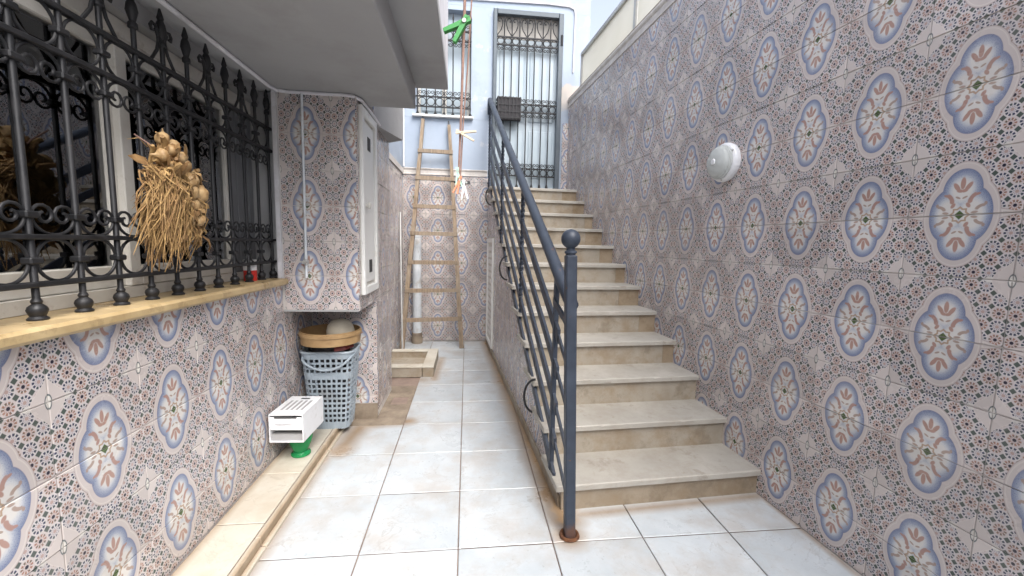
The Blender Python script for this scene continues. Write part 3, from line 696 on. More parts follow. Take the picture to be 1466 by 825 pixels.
# ------------------------------------------------------------------ left house
LX = -1.19
hs_ = empty('left_house', (-1.4, 1.5, 0), 'house front with tiled base, barred window and grey balcony overhead', 'house')
m = MB(); m.box(-1.5, -1.2, -.02, LX-.004, 2.835, 1.125); m.build('wall_core', M['grout'], hs_)
nl = tile_field(hs_, (LX-.004, 0, 0), (0, 1, 0), Z, [(-.6, .055, 2.80, 1.122), (2.80, .055, 3.28, .948)], .326, .450, 1.435, .265-.45)
m = MB(); m.bbox(-1.46, -1.2, 1.127, LX+.045, 2.79, 1.168, .010); m.build('window_sill', M['sill'], hs_)
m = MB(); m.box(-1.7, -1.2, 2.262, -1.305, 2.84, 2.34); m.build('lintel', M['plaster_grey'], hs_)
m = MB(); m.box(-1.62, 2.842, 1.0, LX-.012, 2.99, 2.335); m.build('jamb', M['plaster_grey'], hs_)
m = MB(); m.box(-1.212, 2.792, 1.122, LX+.004, 2.841, 2.335); m.build('corner_trim', M['plaster_white'], hs_)
# utility cupboard bay (front face y=2.80), pier below and behind it
m = MB(); m.box(-1.62, 2.846, .955, -.722, 3.93, 2.335); m.build('bay_core', M['grout'], hs_)
m = MB(); m.box(-1.205, 2.812, .958, -.724, 2.846, 2.335); m.build('bay_front', M['grout'], hs_)
m = MB(); m.box(-1.2, 2.806, .946, -.716, 3.285, .957); m.build('bay_underside', M['plaster_grey'], hs_)
m = MB(); m.box(-1.62, 3.293, -.03, -.712, 3.925, .954); m.build('pier_core', M['grout'], hs_)
m = MB(); m.box(-1.62, 2.85, -.03, LX-.006, 3.30, .955); m.build('niche_side', M['grout'], hs_)
tile_field(hs_, (0, 2.812, 0), (1, 0, 0), Z, [(LX+.006, .950, -.714, 2.33)], .318, .4515, -1.023, 1.182)
tile_field(hs_, (0, 3.293, 0), (1, 0, 0), Z, [(LX+.004, .12, -.703, .950)], .33, .45, -.86, .63)
m = MB(); m.box(-1.18, 3.278, -.02, -.705, 3.292, .118); m.build('skirting', M['concrete'], hs_)
tile_field(hs_, (-.712, 0, 0), (0, 1, 0), Z, [(3.294, .05, 3.925, .952), (3.30, .953, 3.925, 3.6), (2.806, .950, 3.298, 1.045), (2.806, 1.045, 2.85, 2.33)], .33, .45, 3.6, .30)
m = MB(); m.box(-1.62, 3.30, 2.336, -.714, 3.92, 3.7); m.build('upper_wall', M['grout'], hs_)
# white utility door on the side of the bay
ud = MB(); ud.box(-.722, 2.852, 1.048, -.706, 3.292, 2.30); udo = ud.build('utility_door', M['offwhite'], hs_)
for y0, z0, y1, z1 in ((2.853, 1.05, 2.905, 2.298), (3.238, 1.05, 3.290, 2.298), (2.906, 1.05, 3.237, 1.105), (2.906, 2.243, 3.237, 2.298)):
    q = MB(); q.bbox(-.707, y0, z0, -.682, y1, z1, .005); q.build('frame', M['white'], udo)
q = MB(); q.bbox(-.708, 2.93, 1.13, -.694, 3.21, 2.22, .004); q.build('door_leaf', M['white'], udo)
for z in (1.24, 2.09):
    q = MB(); q.box(-.700, 3.03, z-.045, -.691, 3.11, z+.045); q.build('vent_slot', M['rubber'], udo)
q = MB(); q.lathe((-.694, 2.955, 1.66), [(.012, 0), (.012, .012), (.022, .018), (.024, .03), (.010, .036)], 12, V(1, 0, 0)); q.build('knob', M['offwhite'], udo, True)
# recess wall behind the pier
m = MB(); m.box(-1.4, 3.93, -.03, -.892, 5.9, 2.42); m.build('recess_wall', M['grout'], hs_)
tile_field(hs_, (-.892, 0, 0), (0, 1, 0), Z, [(3.94, .0, 5.86, 2.335)], .333, .449, 5.7, .236)
m = MB(); m.bbox(-.89, 3.94, 2.336, -.872, 5.868, 2.415, .006); m.build('border_tile', M['grout'], hs_)
m = MB(); m.box(-1.4, 3.93, 2.416, -.894, 5.9, 4.6); m.build('recess_upper_wall', M['blue'], hs_)
# triangular bay under the balcony
m = MB(); m.prism([(-.714, 3.30), (-.565, 3.80), (-.714, 3.92)], lambda a, c, k: V(a, c, 2.30+1.0*k)); m.build('corner_bay', M['plaster_grey'], hs_)
# balcony: dropped beam, slab, parapet
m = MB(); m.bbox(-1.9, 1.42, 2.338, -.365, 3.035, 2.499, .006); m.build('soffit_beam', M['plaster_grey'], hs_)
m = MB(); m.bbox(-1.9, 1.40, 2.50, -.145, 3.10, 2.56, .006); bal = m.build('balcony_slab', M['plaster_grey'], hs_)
m = MB(); m.bbox(-.25, 1.402, 2.562, -.147, 3.097, 3.55, .006); m.build('parapet', M['plaster_white'], hs_)
m = MB(); m.bbox(-1.9, 2.99, 2.563, -.252, 3.096, 3.55, .006); m.build('parapet', M['plaster_white'], hs_)
m = MB(); m.box(-2.0, -2.2, 2.342, -1.55, 2.98, 5.2); m.build('upper_facade', M['plaster_white'], hs_)
# window: frame, leaves, panes, room behind
WX = -1.385
win = MB(); win.box(WX-.03, -1.1, 1.17, WX+.03, 2.838, 1.215); wino = win.build('window', M['offwhite'], hs_)
def wbox(y0, z0, y1, z1, d=.024, x=WX, name='frame', mt='offwhite', b=.004):
    q = MB(); q.bbox(x-d, y0, z0, x+d, y1, z1, b); return q.build(name, M[mt], wino)
wbox(-1.1, 2.19, 2.838, 2.26, .03)
for (a, c, dx) in ((-.35, .72, 0), (.72, 1.84, 0), (1.82, 2.58, .03)):
    x = WX-.012+dx*.8
    wbox(a, 1.217, a+.055, 2.188, .02, x); wbox(c-.055, 1.217, c, 2.188, .02, x); wbox(a+.056, 1.217, c-.056, 1.30, .02, x); wbox(a+.056, 2.12, c-.056, 2.188, .02, x)
    q = MB(); q.box(x-.004, a+.05, 1.295, x+.002, c-.05, 2.125); q.build('pane', M['glass'], wino)
for k_ in range(4):
    wbox(2.585+k_*.063, 1.217, 2.64+k_*.063, 2.188, .016, WX+.012, 'shutter_slat', 'mirrorframe')
q = MB(); q.box(-3.4, -1.2, .9, -3.3, 3.2, 2.6); q.box(-3.4, -1.3, .9, -1.45, -1.2, 2.6); q.box(-3.4, 3.0, .9, -1.63, 3.1, 2.6); q.box(-3.4, -1.3, .88, -1.5, 3.1, .9); q.box(-3.4, -1.3, 2.30, -1.72, 3.1, 2.335); q.build('room', M['interior'], hs_)
for k_ in range(13):
    q = MB(); y = 1.95+k_*.045; q.tube([(-1.56+.02*(k_ % 2), y, 2.2), (-1.57+.02*(k_ % 2), y+.005, 1.9), (-1.56+.015*(k_ % 2), y, 1.62)], .026, 7); q.build('curtain_fold', M['curtain'], hs_, True)
# surface conduits under the soffit
cn = [(-1.185, 1.43, 2.325), (-1.185, 2.70, 2.325), (-1.17, 2.775, 2.326), (-1.12, 2.797, 2.327), (-.78, 2.797, 2.327), (-.73, 2.80, 2.325), (-.69, 2.86, 2.322), (-.685, 3.2, 2.320), (-.69, 3.5, 2.317)]
m = MB(); m.tube(cn, .011, 8); tag(m.build('conduit', M['plaster_white'], None, True), 'white plastered cable conduit running under the grey soffit and round the bay', 'conduit')
# water pipe with tap on the bay front
wp_ = empty('water_pipe', (-1.03, 2.797, 1.17), 'thin white vertical water pipe with small tap on the tiled bay', 'pipe')
m = MB(); m.tube([(-1.031, 2.792, 2.318), (-1.036, 2.792, 1.33), (-1.036, 2.790, 1.27)], .0085, 8); m.build('pipe', M['pvc'], wp_, True)
m = MB(); m.lathe((-1.036, 2.79, 1.255), [(.010, 0), (.017, .006), (.017, .03), (.011, .036)], 10); m.tube([(-1.036, 2.79, 1.275), (-1.036, 2.745, 1.272)], .009, 8); m.tube([(-1.06, 2.745, 1.278), (-1.01, 2.745, 1.278)], .006, 6); m.build('tap', M['alu'], wp_, True)
m = MB(); m.tube([(-1.036, 2.79, 1.262), (-1.034, 2.785, 1.20), (-1.030, 2.772, 1.172)], .009, 8); m.build('spout', M['pvc'], wp_, True)
for z in (2.09, 1.64):
    m = MB(); m.box(-1.050, 2.788, z-.008, -1.006, 2.802, z+.008); m.build('clip', M['alu'], wp_)

# ------------------------------------------------------------------ wrought iron window grille
GXp = -1.25
gr = empty('window_grille', (GXp, 1.6, 1.168), 'black wrought iron window grille with circles, scrolls and spear tips over the ochre sill', 'grille')
PY = .148; BY = [1.332+PY*k for k in range(-6, 11)]
foot = [(.023, 0), (.024, .006), (.017, .013), (.021, .022), (.0235, .031), (.020, .041), (.011, .049), (.0135, .056), (.0088, .066), (.0088, .62)]
def bar_mesh(spear):
    q = MB(); top = .985 if spear else .985
    q.lathe((0, 0, 0), foot[:-1]+[(.0088, 1.02), (.016, 1.025), (.016, 1.04), (.010, 1.048), (.020, 1.085), (.016, 1.11), (.010, 1.125), (.013, 1.133), (.001, 1.18)], 10)
    if spear:
        for s in (-1, 1): q.tube([(0, 0, 1.05), (0, s*.022, 1.06), (0, s*.032, 1.078), (0, s*.026, 1.092)], [.006, .006, .006, .004], 6)
    o = q.build('bar', M['iron'], None, True, center=False); me = o.data; bpy.data.objects.remove(o); return me
b1, b0_ = bar_mesh(True), bar_mesh(False)
def tmesh(name, pts, r, closed=False, mt='iron', n=8):
    q = MB(); q.tube(pts, r, n, closed=closed); o = q.build(name, M[mt], None, True, center=False); me = o.data; bpy.data.objects.remove(o); return me
def ring_pts(r, n=24): return [(0, r*math.cos(2*math.pi*i/n), r*math.sin(2*math.pi*i/n)) for i in range(n)]
def scroll_pts(w, h):
    """U shaped scroll, width w, bottom at z=0, in-curled ends"""
    pts = []
    rx, ry = w/2, h*.58
    cr = w*.275
    left = []
    for i in range(15):
        a = math.pi-1.5*math.pi*2*(i/14)*.80; rr = cr*(1-.74*i/14)
        left.append((0, -rx+cr+rr*math.cos(a), ry+rr*math.sin(a)*1.0))
    left.reverse(); pts += left
    for i in range(1, 16):
        a = math.pi+math.pi*i/16; pts.append((0, rx*math.cos(a), ry+ry*math.sin(a)))
    pts += [(0, -p[1], p[2]) for p in reversed(left)]
    return pts
ringm = tmesh('ring', ring_pts(.0635), .0050, True)
scrm = tmesh('scroll', scroll_pts(.132, .098), .0048)
def lyre_pts():
    pts = [(0, .070, .0), (0, .055, .02), (0, .030, .055), (0, .018, .095), (0, .018, .125), (0, .030, .148), (0, .048, .152), (0, .058, .138), (0, .053, .122), (0, .042, .124)]
    return pts
lym = tmesh('scroll', lyre_pts(), [.0062]*8+[.006, .005])
def TM(y, z, flip=1, sy=1): return Matrix.Translation((GXp, y, z)) @ Matrix.Diagonal((1, sy, flip, 1))
for i, y in enumerate(BY): inst(b1 if i % 2 == 0 else b0_, 'bar', TM(y, 1.167), gr)
for i, y in enumerate(BY[:-1]+[BY[-1]]):
    yc = y+PY/2
    if yc > 2.83: continue
    inst(ringm, 'ring', TM(yc, 1.3415), gr); inst(ringm, 'ring', TM(yc, 2.0385), gr)
    inst(scrm, 'scroll', TM(yc, 1.418), gr); inst(scrm, 'scroll', TM(yc, 1.964, -1), gr)
    for z in (1.3415, 2.0385, 1.475, 1.905):
        q = _cache.get('collar')
        if q is None:
            c_ = MB(); c_.bbox(-.016, -.020, -.010, .016, .020, .010, .004); o = c_.build('collar', M['iron'], None, center=False); q = _cache['collar'] = o.data; bpy.data.objects.remove(o)
        inst(q, 'collar', TM(y, z), gr)
    if i % 2 == 0:
        inst(lym, 'scroll', TM(y, 2.112), gr); inst(lym, 'scroll', TM(y, 2.112, 1, -1), gr)
for z, h in ((1.272, .008), (1.411, .008), (1.971, .009), (2.106, .009)):
    q = MB(); q.bbox(GXp-.014, BY[0]-.3, z-h, GXp+.014, 2.843, z+h, .003); q.build('rail', M['iron'], gr)

# ------------------------------------------------------------------ garlic bunch hung on the grille
ga = empty('garlic_bunch', (-1.16, 1.74, 1.29), 'dried garlic bunch with straw coloured stems hanging on the black window grille', 'garlic')
rg = random.Random(3)
st = MB(); st2 = MB()
for i in range(620):
    a = rg.random(); y0 = 1.715+rg.uniform(-.028, .035); z0 = 1.645+rg.uniform(-.03, .03); x0 = -1.155+rg.uniform(-.035, .035)
    y1 = 1.635+.135*a+rg.uniform(-.022, .022); ln = rg.uniform(.14, .36)*(1-.75*abs(a-.45)); z1 = max(1.285, z0-ln); x1 = -1.165+rg.uniform(-.05, .065)
    if i % 7 == 0: y1 += rg.uniform(-.03, .05)
    k1 = rg.uniform(-.035, .035); k2 = rg.uniform(-.03, .03)
    p = []
    for t in (0, .18, .4, .65, .85, 1):
        e = t**1.6
        p.append((x0+(x1-x0)*t+.035*math.sin(t*2.6)+k2*math.sin(t*7), y0+(y1-y0)*(t**.75)+k1*math.sin(t*5), z0-(z0-z1)*e+.02*math.sin(t*3.1)))
    r = rg.uniform(.0012, .0034)
    (st if i % 3 else st2).tube(p, [r*1.25, r*1.2, r, r*.9, r*.8, r*.35], 5)
for i in range(90):            # right hand skirt below the bulbs
    y0 = 1.815+rg.uniform(-.05, .05); z0 = 1.50+rg.uniform(-.06, .10); x0 = -1.14+rg.uniform(-.05, .05)
    y1 = y0+rg.uniform(-.10, .05); z1 = z0-rg.uniform(.06, .16)
    st.tube([(x0, y0, z0), (x0+.02, (y0+y1)/2+rg.uniform(-.02, .02), (z0+z1)/2+.02), (x0+rg.uniform(-.02, .03), y1, z1)], [.004, .003, .001], 5)
for i in range(26):            # stray wisps
    y0 = 1.74+rg.uniform(-.12, .15); z0 = rg.uniform(1.40, 1.75); d = rg.choice((-1, 1))
    st.tube([(-1.13, y0, z0), (-1.12, y0+d*.05, z0+rg.uniform(-.03, .02)), (-1.12, y0+d*rg.uniform(.07, .13), z0+rg.uniform(-.07, .02))], [.0022, .0015, .0006], 4)
tag(st.build('stems', M['straw'], ga, True), kind='stuff'); tag(st2.build('stems', M['strawdark'], ga, True), kind='stuff')
def lobed_bulb(c, r, tilt):
    q = MB(); n = 22; vs = []; fs = []; rows = 10
    ax = tilt.normalized(); x = ax.orthogonal().normalized(); y = ax.cross(x)
    prof = [(.05, -.95), (.45, -.92), (.82, -.65), (1, -.2), (.97, .15), (.75, .5), (.42, .75), (.22, 1.0), (.16, 1.4), (.10, 1.8)]
    ph = rg.random()*6
    for (rr, h) in prof:
        for k in range(n):
            a = 2*math.pi*k/n; f = 1+.09*abs(math.sin(3.5*a+ph))*min(1, rr*1.3)-.04
            vs.append(V(*c)+ax*(h*r*.85)+x*(rr*r*f*math.cos(a))+y*(rr*r*f*math.sin(a)))
    for i in range(rows-1):
        for k in range(n): fs.append((i*n+k, i*n+(k+1) % n, (i+1)*n+(k+1) % n, (i+1)*n+k))
    fs += [tuple(reversed(range(n))), tuple(range((rows-1)*n, rows*n))]
    q.add(vs, fs); return q.build('bulb', M['bulb'], ga, True)
for (y, z, x, r) in ((1.735, 1.745, -1.11, .026), (1.70, 1.72, -1.12, .024), (1.76, 1.765, -1.12, .025), (1.72, 1.785, -1.13, .023), (1.765, 1.725, -1.10, .026), (1.745, 1.80, -1.14, .02), (1.80, 1.665, -1.12, .030), (1.845, 1.645, -1.10, .034), (1.895, 1.655, -1.12, .031), (1.875, 1.70, -1.13, .028), (1.82, 1.60, -1.09, .035), (1.885, 1.595, -1.09, .037), (1.925, 1.62, -1.14, .028),
                     (1.85, 1.545, -1.09, .031), (1.91, 1.545, -1.11, .033), (1.935, 1.50, -1.14, .028), (1.875, 1.49, -1.09, .032), (1.825, 1.505, -1.10, .026), (1.905, 1.45, -1.12, .028), (1.77, 1.62, -1.10, .027), (1.75, 1.685, -1.12, .026), (1.855, 1.44, -1.11, .026), (1.79, 1.70, -1.15, .03)):
    lobed_bulb((x-.01, (1.815+(y-1.85)*.72) if z < 1.715 else y, z), r*rg.uniform(.85, 1.1), V(rg.uniform(-.8, .3), rg.uniform(-1.2, -.1), rg.uniform(-.3, 1.0)))
def leaf_strip(pts, w, th=.002):
    q = MB(); vs = []; fs = []; pts = [V(*p) for p in pts]; n = len(pts)
    for i, p in enumerate(pts):
        t = (pts[min(i+1, n-1)]-pts[max(i-1, 0)]).normalized(); s = t.cross(V(1, .3, .2)).normalized(); nn = t.cross(s)
        ww = w*(math.sin(math.pi*(.12+.86*i/(n-1))))
        vs += [p-s*ww, p+nn*(ww*.55), p+s*ww, p-nn*th]
    for i in range(n-1):
        for k in range(4): fs.append((i*4+k, i*4+(k+1) % 4, (i+1)*4+(k+1) % 4, (i+1)*4+k))
    fs += [(3, 2, 1, 0), tuple((n-1)*4+k for k in range(4))]
    q.add(vs, fs); return q
for i in range(60):            # crown of cut necks and husks above the tie
    y0 = 1.735+rg.uniform(-.025, .03); z0 = 1.665+rg.uniform(-.03, .06); x0 = -1.15+rg.uniform(-.04, .05)
    dy = rg.uniform(-.055, .045); dz = rg.uniform(.02, .085)*(1-abs(dy)*6); dx = rg.uniform(-.03, .06); k = rg.uniform(-.02, .02)
    p = [(x0, y0, z0), (x0+dx*.4, y0+dy*.35+k, z0+dz*.5), (x0+dx*.8, y0+dy*.7, z0+dz*.85), (x0+dx, y0+dy-k, z0+dz)]
    if i % 3: b = leaf_strip(p, rg.uniform(.010, .020))
    else:
        b = MB(); r = rg.uniform(.007, .012); b.tube(p, [r, r*1.15, r, r*.75], 7)
    b.build('dry_leaf', (M['straw'], M['strawdark'], M['bulb'])[i % 3 if i % 4 else 1], ga, True)
for i in range(70):            # husks and roots over the bulbs
    y0 = 1.815+rg.uniform(-.065, .065); z0 = rg.uniform(1.42, 1.69); x0 = -1.095+rg.uniform(-.03, .025); a = rg.uniform(0, 6.28); L = rg.uniform(.03, .075)
    b = leaf_strip([(x0-.015, y0, z0), (x0, y0+math.cos(a)*L*.4, z0+math.sin(a)*L*.35), (x0-.003, y0+math.cos(a)*L*.75, z0+math.sin(a)*L*.7-.006), (x0-.02, y0+math.cos(a)*L, z0+math.sin(a)*L-.012)], rg.uniform(.005, .014))
    b.build('dry_leaf', (M['straw'], M['strawdark'], M['bulb'])[i % 3], ga, True)
m = MB(); m.tube([(-1.25, 1.745, 1.80), (-1.19, 1.742, 1.76), (-1.155, 1.74, 1.70)], .003, 6); m.build('tie_cord', M['rope'], ga, True)

# ------------------------------------------------------------------ tin on the sill
tn = empty('paint_tin', (-1.285, 2.60, 1.168), 'small red and white tin standing on the ochre window sill', 'tin')
m = MB(); m.lathe((-1.285, 2.60, 1.168), [(.034, 0), (.035, .004), (.035, .062)], 20); m.build('red_body', M['red'], tn, True)
m = MB(); m.lathe((-1.285, 2.60, 1.168), [(.0352, .0625), (.0352, .112), (.033, .114)], 20); m.build('white_band', M['wplastic'], tn, True)
m = MB(); m.lathe((-1.285, 2.60, 1.168), [(.036, .1145), (.036, .124), (.030, .126), (.004, .126)], 20); m.build('lid', M['alu'], tn, True)

# ------------------------------------------------------------------ laundry basket
bk = empty('laundry_basket', (-.98, 3.08, .053), 'tall grey blue plastic laundry basket with square holes in the tiled niche', 'basket')
def rrect(t, hx, hy, rc):
    """point on rounded rectangle perimeter, t in 0..1, plus outward normal"""
    segs = [(2*(hx-rc)), math.pi/2*rc, 2*(hy-rc), math.pi/2*rc]*2; Lt = sum(segs); d = (t % 1)*Lt
    cs = [(-hx+rc, -hy), (hx-rc, -hy+rc), (hx, -hy+rc), (hx-rc, hy-rc), (hx-rc, hy), (-hx+rc, hy-rc), (-hx, hy-rc), (-hx+rc, -hy+rc)]
    dirs = [(1, 0), None, (0, 1), None, (-1, 0), None, (0, -1), None]; a0 = [0, -90, 0, 0, 0, 90, 0, 180]
    for i, s in enumerate(segs):
        if d <= s or i == 7:
            if dirs[i]: return V(cs[i][0]+dirs[i][0]*d, cs[i][1]+dirs[i][1]*d, 0), V(dirs[i][1], -dirs[i][0], 0)
            a = R(a0[i])+d/rc; return V(cs[i][0]+rc*math.cos(a), cs[i][1]+rc*math.sin(a), 0), V(math.cos(a), math.sin(a), 0)
        d -= s
BC = V(-.985, 3.085, .053); BH = .575
def bpt(t, h, o=0):
    k = h/BH; p, n = rrect(t, .130+.045*k, .100+.040*k, .045+.01*k); return BC+p+n*o+V(0, 0, h)
nc, nrw = 30, 13; sh = MB()
def bquad(t0, t1, h0, h1): 
    k = max(1, round((t1-t0)*nc*4))
    for q in range(k):
        a, c_ = t0+(t1-t0)*q/k, t0+(t1-t0)*(q+1)/k
        n = len(sh.v); sh.v += [tuple(bpt(a, h0)), tuple(bpt(c_, h0)), tuple(bpt(c_, h1)), tuple(bpt(a, h1))]; sh.f.append((n, n+1, n+2, n+3))
h_lo, h_hi = .045, .535; dh = (h_hi-h_lo)/nrw
for i in range(nc):
    t0, t1 = i/nc, (i+1)/nc; w = t1-t0
    bquad(t0, t1, 0, h_lo); bquad(t0, t1, h_hi, BH)
    for j in range(nrw):
        a, c_ = h_lo+j*dh, h_lo+(j+1)*dh
        if j == 9: bquad(t0, t1, a, c_-dh*.35); a = c_-dh*.35; bquad(t0, t1, a, c_); continue
        bquad(t0, t0+w*.17, a, c_); bquad(t1-w*.17, t1, a, c_); bquad(t0+w*.17, t1-w*.17, a, a+dh*.2); bquad(t0+w*.17, t1-w*.17, c_-dh*.2, c_)
sho = sh.build('shell', M['basket'], bk, center=False)
sm = sho.modifiers.new('thickness', 'SOLIDIFY'); sm.thickness = .004
m = MB(); m.add([bpt(i/96, .006) for i in range(96)], [tuple(range(96))]); m.build('bottom', M['basket'], bk)
m = MB(); m.tube([bpt(i/96, BH, .004) for i in range(96)], .0095, 8, closed=True); m.build('rim', M['basket'], bk, True)
def handle(sgn, drop):
    pts = []
    for i in range(21):
        a = i/20; x = -.19+.385*a; e = math.sin(math.pi*a); pts.append(BC+V(x, -.148*1.0*sgn*min(1, e*3)-.012*sgn, BH+.02-drop*math.sin(math.pi*a)**.6))
    q = MB(); q.tube(pts, .0085, 8); q.build('handle', M['basket'], bk, True)
handle(1, .14)
m = MB()
for i in range(60):
    t = rg.random()*6.28; r_ = rg.uniform(0, .10); p = BC+V(math.cos(t)*r_*1.05, math.sin(t)*r_*.85, .50+rg.uniform(0, .06)); m.tube([p, p+V(rg.uniform(-.06, .06), rg.uniform(-.05, .05), rg.uniform(-.02, .03)), p+V(rg.uniform(-.08, .08), rg.uniform(-.05, .05), rg.uniform(-.03, .0))], [.018, .02, .008], 6)
m.lathe(BC+V(0, 0, .03), [(.085, 0), (.098, .3), (.108, .46), (.13, .52), (.135, .56), (.12, .60), (.08, .613)], 16); tag(m.build('dark_laundry', M['darkstuff'], None, True), 'dark clothes heaped inside the grey blue laundry basket', 'clothes')

# wooden sieve resting on the basket
SC = V(-.972, 3.04, .692)
sv = empty('wooden_sieve', SC, 'round wooden sieve with tan rim resting on top of the laundry basket', 'sieve')
m = MB(); m.lathe(SC, [(.196, .0), (.200, .0), (.202, .090), (.196, .090), (.194, .012)], 48, cap=False); hoop = m.build('hoop', M['sieve'], sv, True)
m = MB(); m.lathe(SC, [(.2035, .055), (.2095, .058), (.2095, .078), (.2035, .081)], 48, cap=False); m.build('band', M['sieve'], hoop, True)
m = MB(); m.lathe(SC, [(.001, .012), (.195, .012)], 40, cap=False); m.build('mesh', M['strawdark'], sv)
m = MB(); m.lathe(SC+V(.06, .02, .015), [(.085, 0), (.094, .03), (.096, .06), (.086, .10), (.062, .128), (.03, .142), (.004, .146)], 24); tag(m.build('clay_bowl', M['bread'], None, True), 'pale upturned clay bowl lying in the wooden sieve', 'bowl')
rs = MB(); rs.tube([(-.92, 2.93, .655), (-.86, 2.95, .665), (-.82, 3.03, .660)], [.014, .022, .012], 8); tag(rs.build('red_cloth', M['redstuff'], None, True), 'dark red cloth poking out under the wooden sieve', 'cloth')

# ------------------------------------------------------------------ white dispenser box on a green vase
gp = empty('green_vase', (-1.045, 2.63, .053), 'green glass vase supporting the white box on the ledge', 'vase')
m = MB(); m.lathe((-1.045, 2.63, .053), [(.052, 0), (.055, .006), (.050, .016), (.040, .026), (.050, .045), (.066, .085), (.074, .125), (.073, .150), (.069, .150), (.062, .085), (.044, .04), (.004, .035)], 28, cap=False); m.build('body', M['greenglass'], gp, True)
m = MB(); m.lathe((-1.045, 2.63, .053), [(.0535, .0), (.058, .004), (.057, .014), (.051, .017)], 28, cap=False); m.build('foot', M['greenglass'], gp, True)
wb = empty('white_box', (-1.06, 2.62, .203), 'white plastic dispenser box with dark opening lying on the green vase', 'box')
BM = Matrix.Translation((-1.07, 2.49, .2005)) @ Matrix.Rotation(R(-3), 4, 'Z')
m = MB(); m.bbox(-.098, .0, .0, .098, .004, .002, .001, BM)
for a in ((-.100, .0, .0, .100, .30, .006), (-.100, .0, .168, .100, .30, .175), (-.100, .0, .0065, -.094, .30, .1675), (.094, .0, .0065, .100, .30, .1675), (-.0935, .292, .0065, .0935, .30, .1675)): m.box(*a, M=BM)
m.build('case', M['wplastic'], wb)
m = MB(); m.bbox(-.0925, -.004, .078, .0925, .004, .158, .003, BM); m.build('front_panel', M['wplastic'], wb)
m = MB(); m.bbox(-.055, -.014, .118, .050, -.0045, .130, .003, BM); m.build('lip', M['wplastic'], wb)
m = MB(); m.box(-.065, -.0055, .152, .065, -.0045, .160, BM); m.build('slot', M['rubber'], wb)
m = MB(); m.box(-.0925, .012, .008, .0925, .28, .045, BM); m.build('inner_tray', M['plaster_grey'], wb)
m = MB(); m.tube([BM @ V(-.06, .06, .085), BM @ V(.06, .06, .085)], .032, 16); m.build('paper_roll', M['bread'], wb, True)
for i in range(5):
    m = MB(); m.box(-.066+i*.030, .07, .1753, -.052+i*.030, .22, .1765, BM); m.build('vent_rib', M['plaster_grey'], wb)
m = MB(); m.box(-.02, .245, .1753, .035, .265, .1765, BM); m.build('vent_rib', M['rubber'], wb)

# ------------------------------------------------------------------ tiled drain tray
dr = empty('drain_tray', (-.62, 4.65, 0), 'low tiled washing tray with raised rim beside the wooden ladder', 'tray')
for (a, c_, e, f) in ((-.888, 4.285, -.462, 4.395), (-.888, 4.93, -.462, 5.03), (-.460, 4.285, -.340, 5.03)):
    m = MB(); m.bbox(a+.002, c_, -.004, e-.001, f, .100, .004); k_ = m.build('kerb', M['riser'], dr)
    m = MB(); m.bbox(a+.001, c_-.006, .1005, e, f+.003, .113, .003); m.build('kerb_tile', M['ledge'], k_)
m = MB(); m.box(-.888, 4.39, -.004, -.462, 4.94, .028); m.build('basin', M['riser'], dr)

# ------------------------------------------------------------------ blue house at the back
BYw = 5.88
bh = empty('blue_house', (.3, 6.0, 0), 'pale blue house wall with barred door and window above a tiled base', 'house')
def bbox_(x0, z0, x1, z1, y0=BYw, y1=6.12, name='wall', mt='blue'):
    q = MB(); q.box(x0, y0, z0, x1, y1, z1); return q.build(name, M[mt], bh)
DX0, DX1, DZ0, DZ1 = .325, 1.283, 2.15, 4.54
WX0, WX1, WZ0, WZ1 = -.70, .03, 3.13, 4.50
bbox_(-1.9, -.05, 1.66, 2.145, BYw+.004, 6.12, 'wall_base', 'grout')
bbox_(-1.9, 2.147, DX0, WZ0-.03); bbox_(-1.9, WZ0-.028, WX0, 4.56); bbox_(WX1, WZ0-.028, DX0-.001, 4.56); bbox_(DX1, 2.147, 1.66, 4.56); bbox_(WX0+.001, WZ1, WX1-.001, 4.559); bbox_(-1.9, 4.561, 1.66, 6.6)
tile_field(bh, (0, BYw+.004-.006, 0), (1, 0, 0), Z, [(-.885, .003, .30, 2.33)], .333, .449, -.076, .236)
x = -.885
while x < .27:
    e = min(.27, x+.333); m = MB(); m.prism([(0, 2.335), (-.010, 2.338), (-.010, 2.352), (-.004, 2.356), (-.004, 2.402), (-.012, 2.408), (-.016, 2.422), (0, 2.43)], lambda a, c, k, x=x, e=e: V(x+.001 if k == 0 else e-.001, BYw-.002+a, c)); m.build('border_tile', M['grout'], bh); x = e
tile_field(bh, (0, BYw-.003, 0), (1, 0, 0), Z, [(1.315, 2.17, 1.45, 3.12)], .333, .449, 1.40, 2.6)
# door
M_d = MB(); M_d.box(DX0, 5.93, DZ0, DX1, 5.97, 4.20); door = M_d.build('door', M['whitedoor'], bh)
for a, z0, c_, z1 in ((DX0, DZ0, DX0+.052, DZ1), (DX1-.066, DZ0, DX1, DZ1), (DX0+.053, DZ1-.065, DX1-.067, DZ1), (DX0+.053, DZ0, DX1-.067, DZ0+.045)):
    q = MB(); q.bbox(a+.001, 5.835, z0, c_-.001, 5.905, z1, .006); q.build('door_frame', M['doorsteel'], door)
q = MB(); q.box(DX0, 5.925, 4.205, DX1, 5.96, DZ1); q.build('transom', M['transom'], door)
for (a, z0, c_, z1) in ((.42, 2.35, .76, 3.0), (.84, 2.35, 1.18, 3.0), (.42, 3.12, .76, 4.05), (.84, 3.12, 1.18, 4.05)):
    q = MB(); q.bbox(a, 5.918, z0, c_, 5.931, z1, .008); q.build('door_panel', M['whitedoor'], door)
dgx = [.475, .578, .683, .791, .892, 1.005, 1.109]
rb = MB(); rb.lathe((0, 0, 0), [(.020, 0), (.020, .012), (.009, .05), (.008, .06), (.008, 2.16), (.014, 2.19), (.002, 2.27)], 7); o = rb.build('bar', M['iron'], None, True, center=False); dbar = o.data; bpy.data.objects.remove(o)
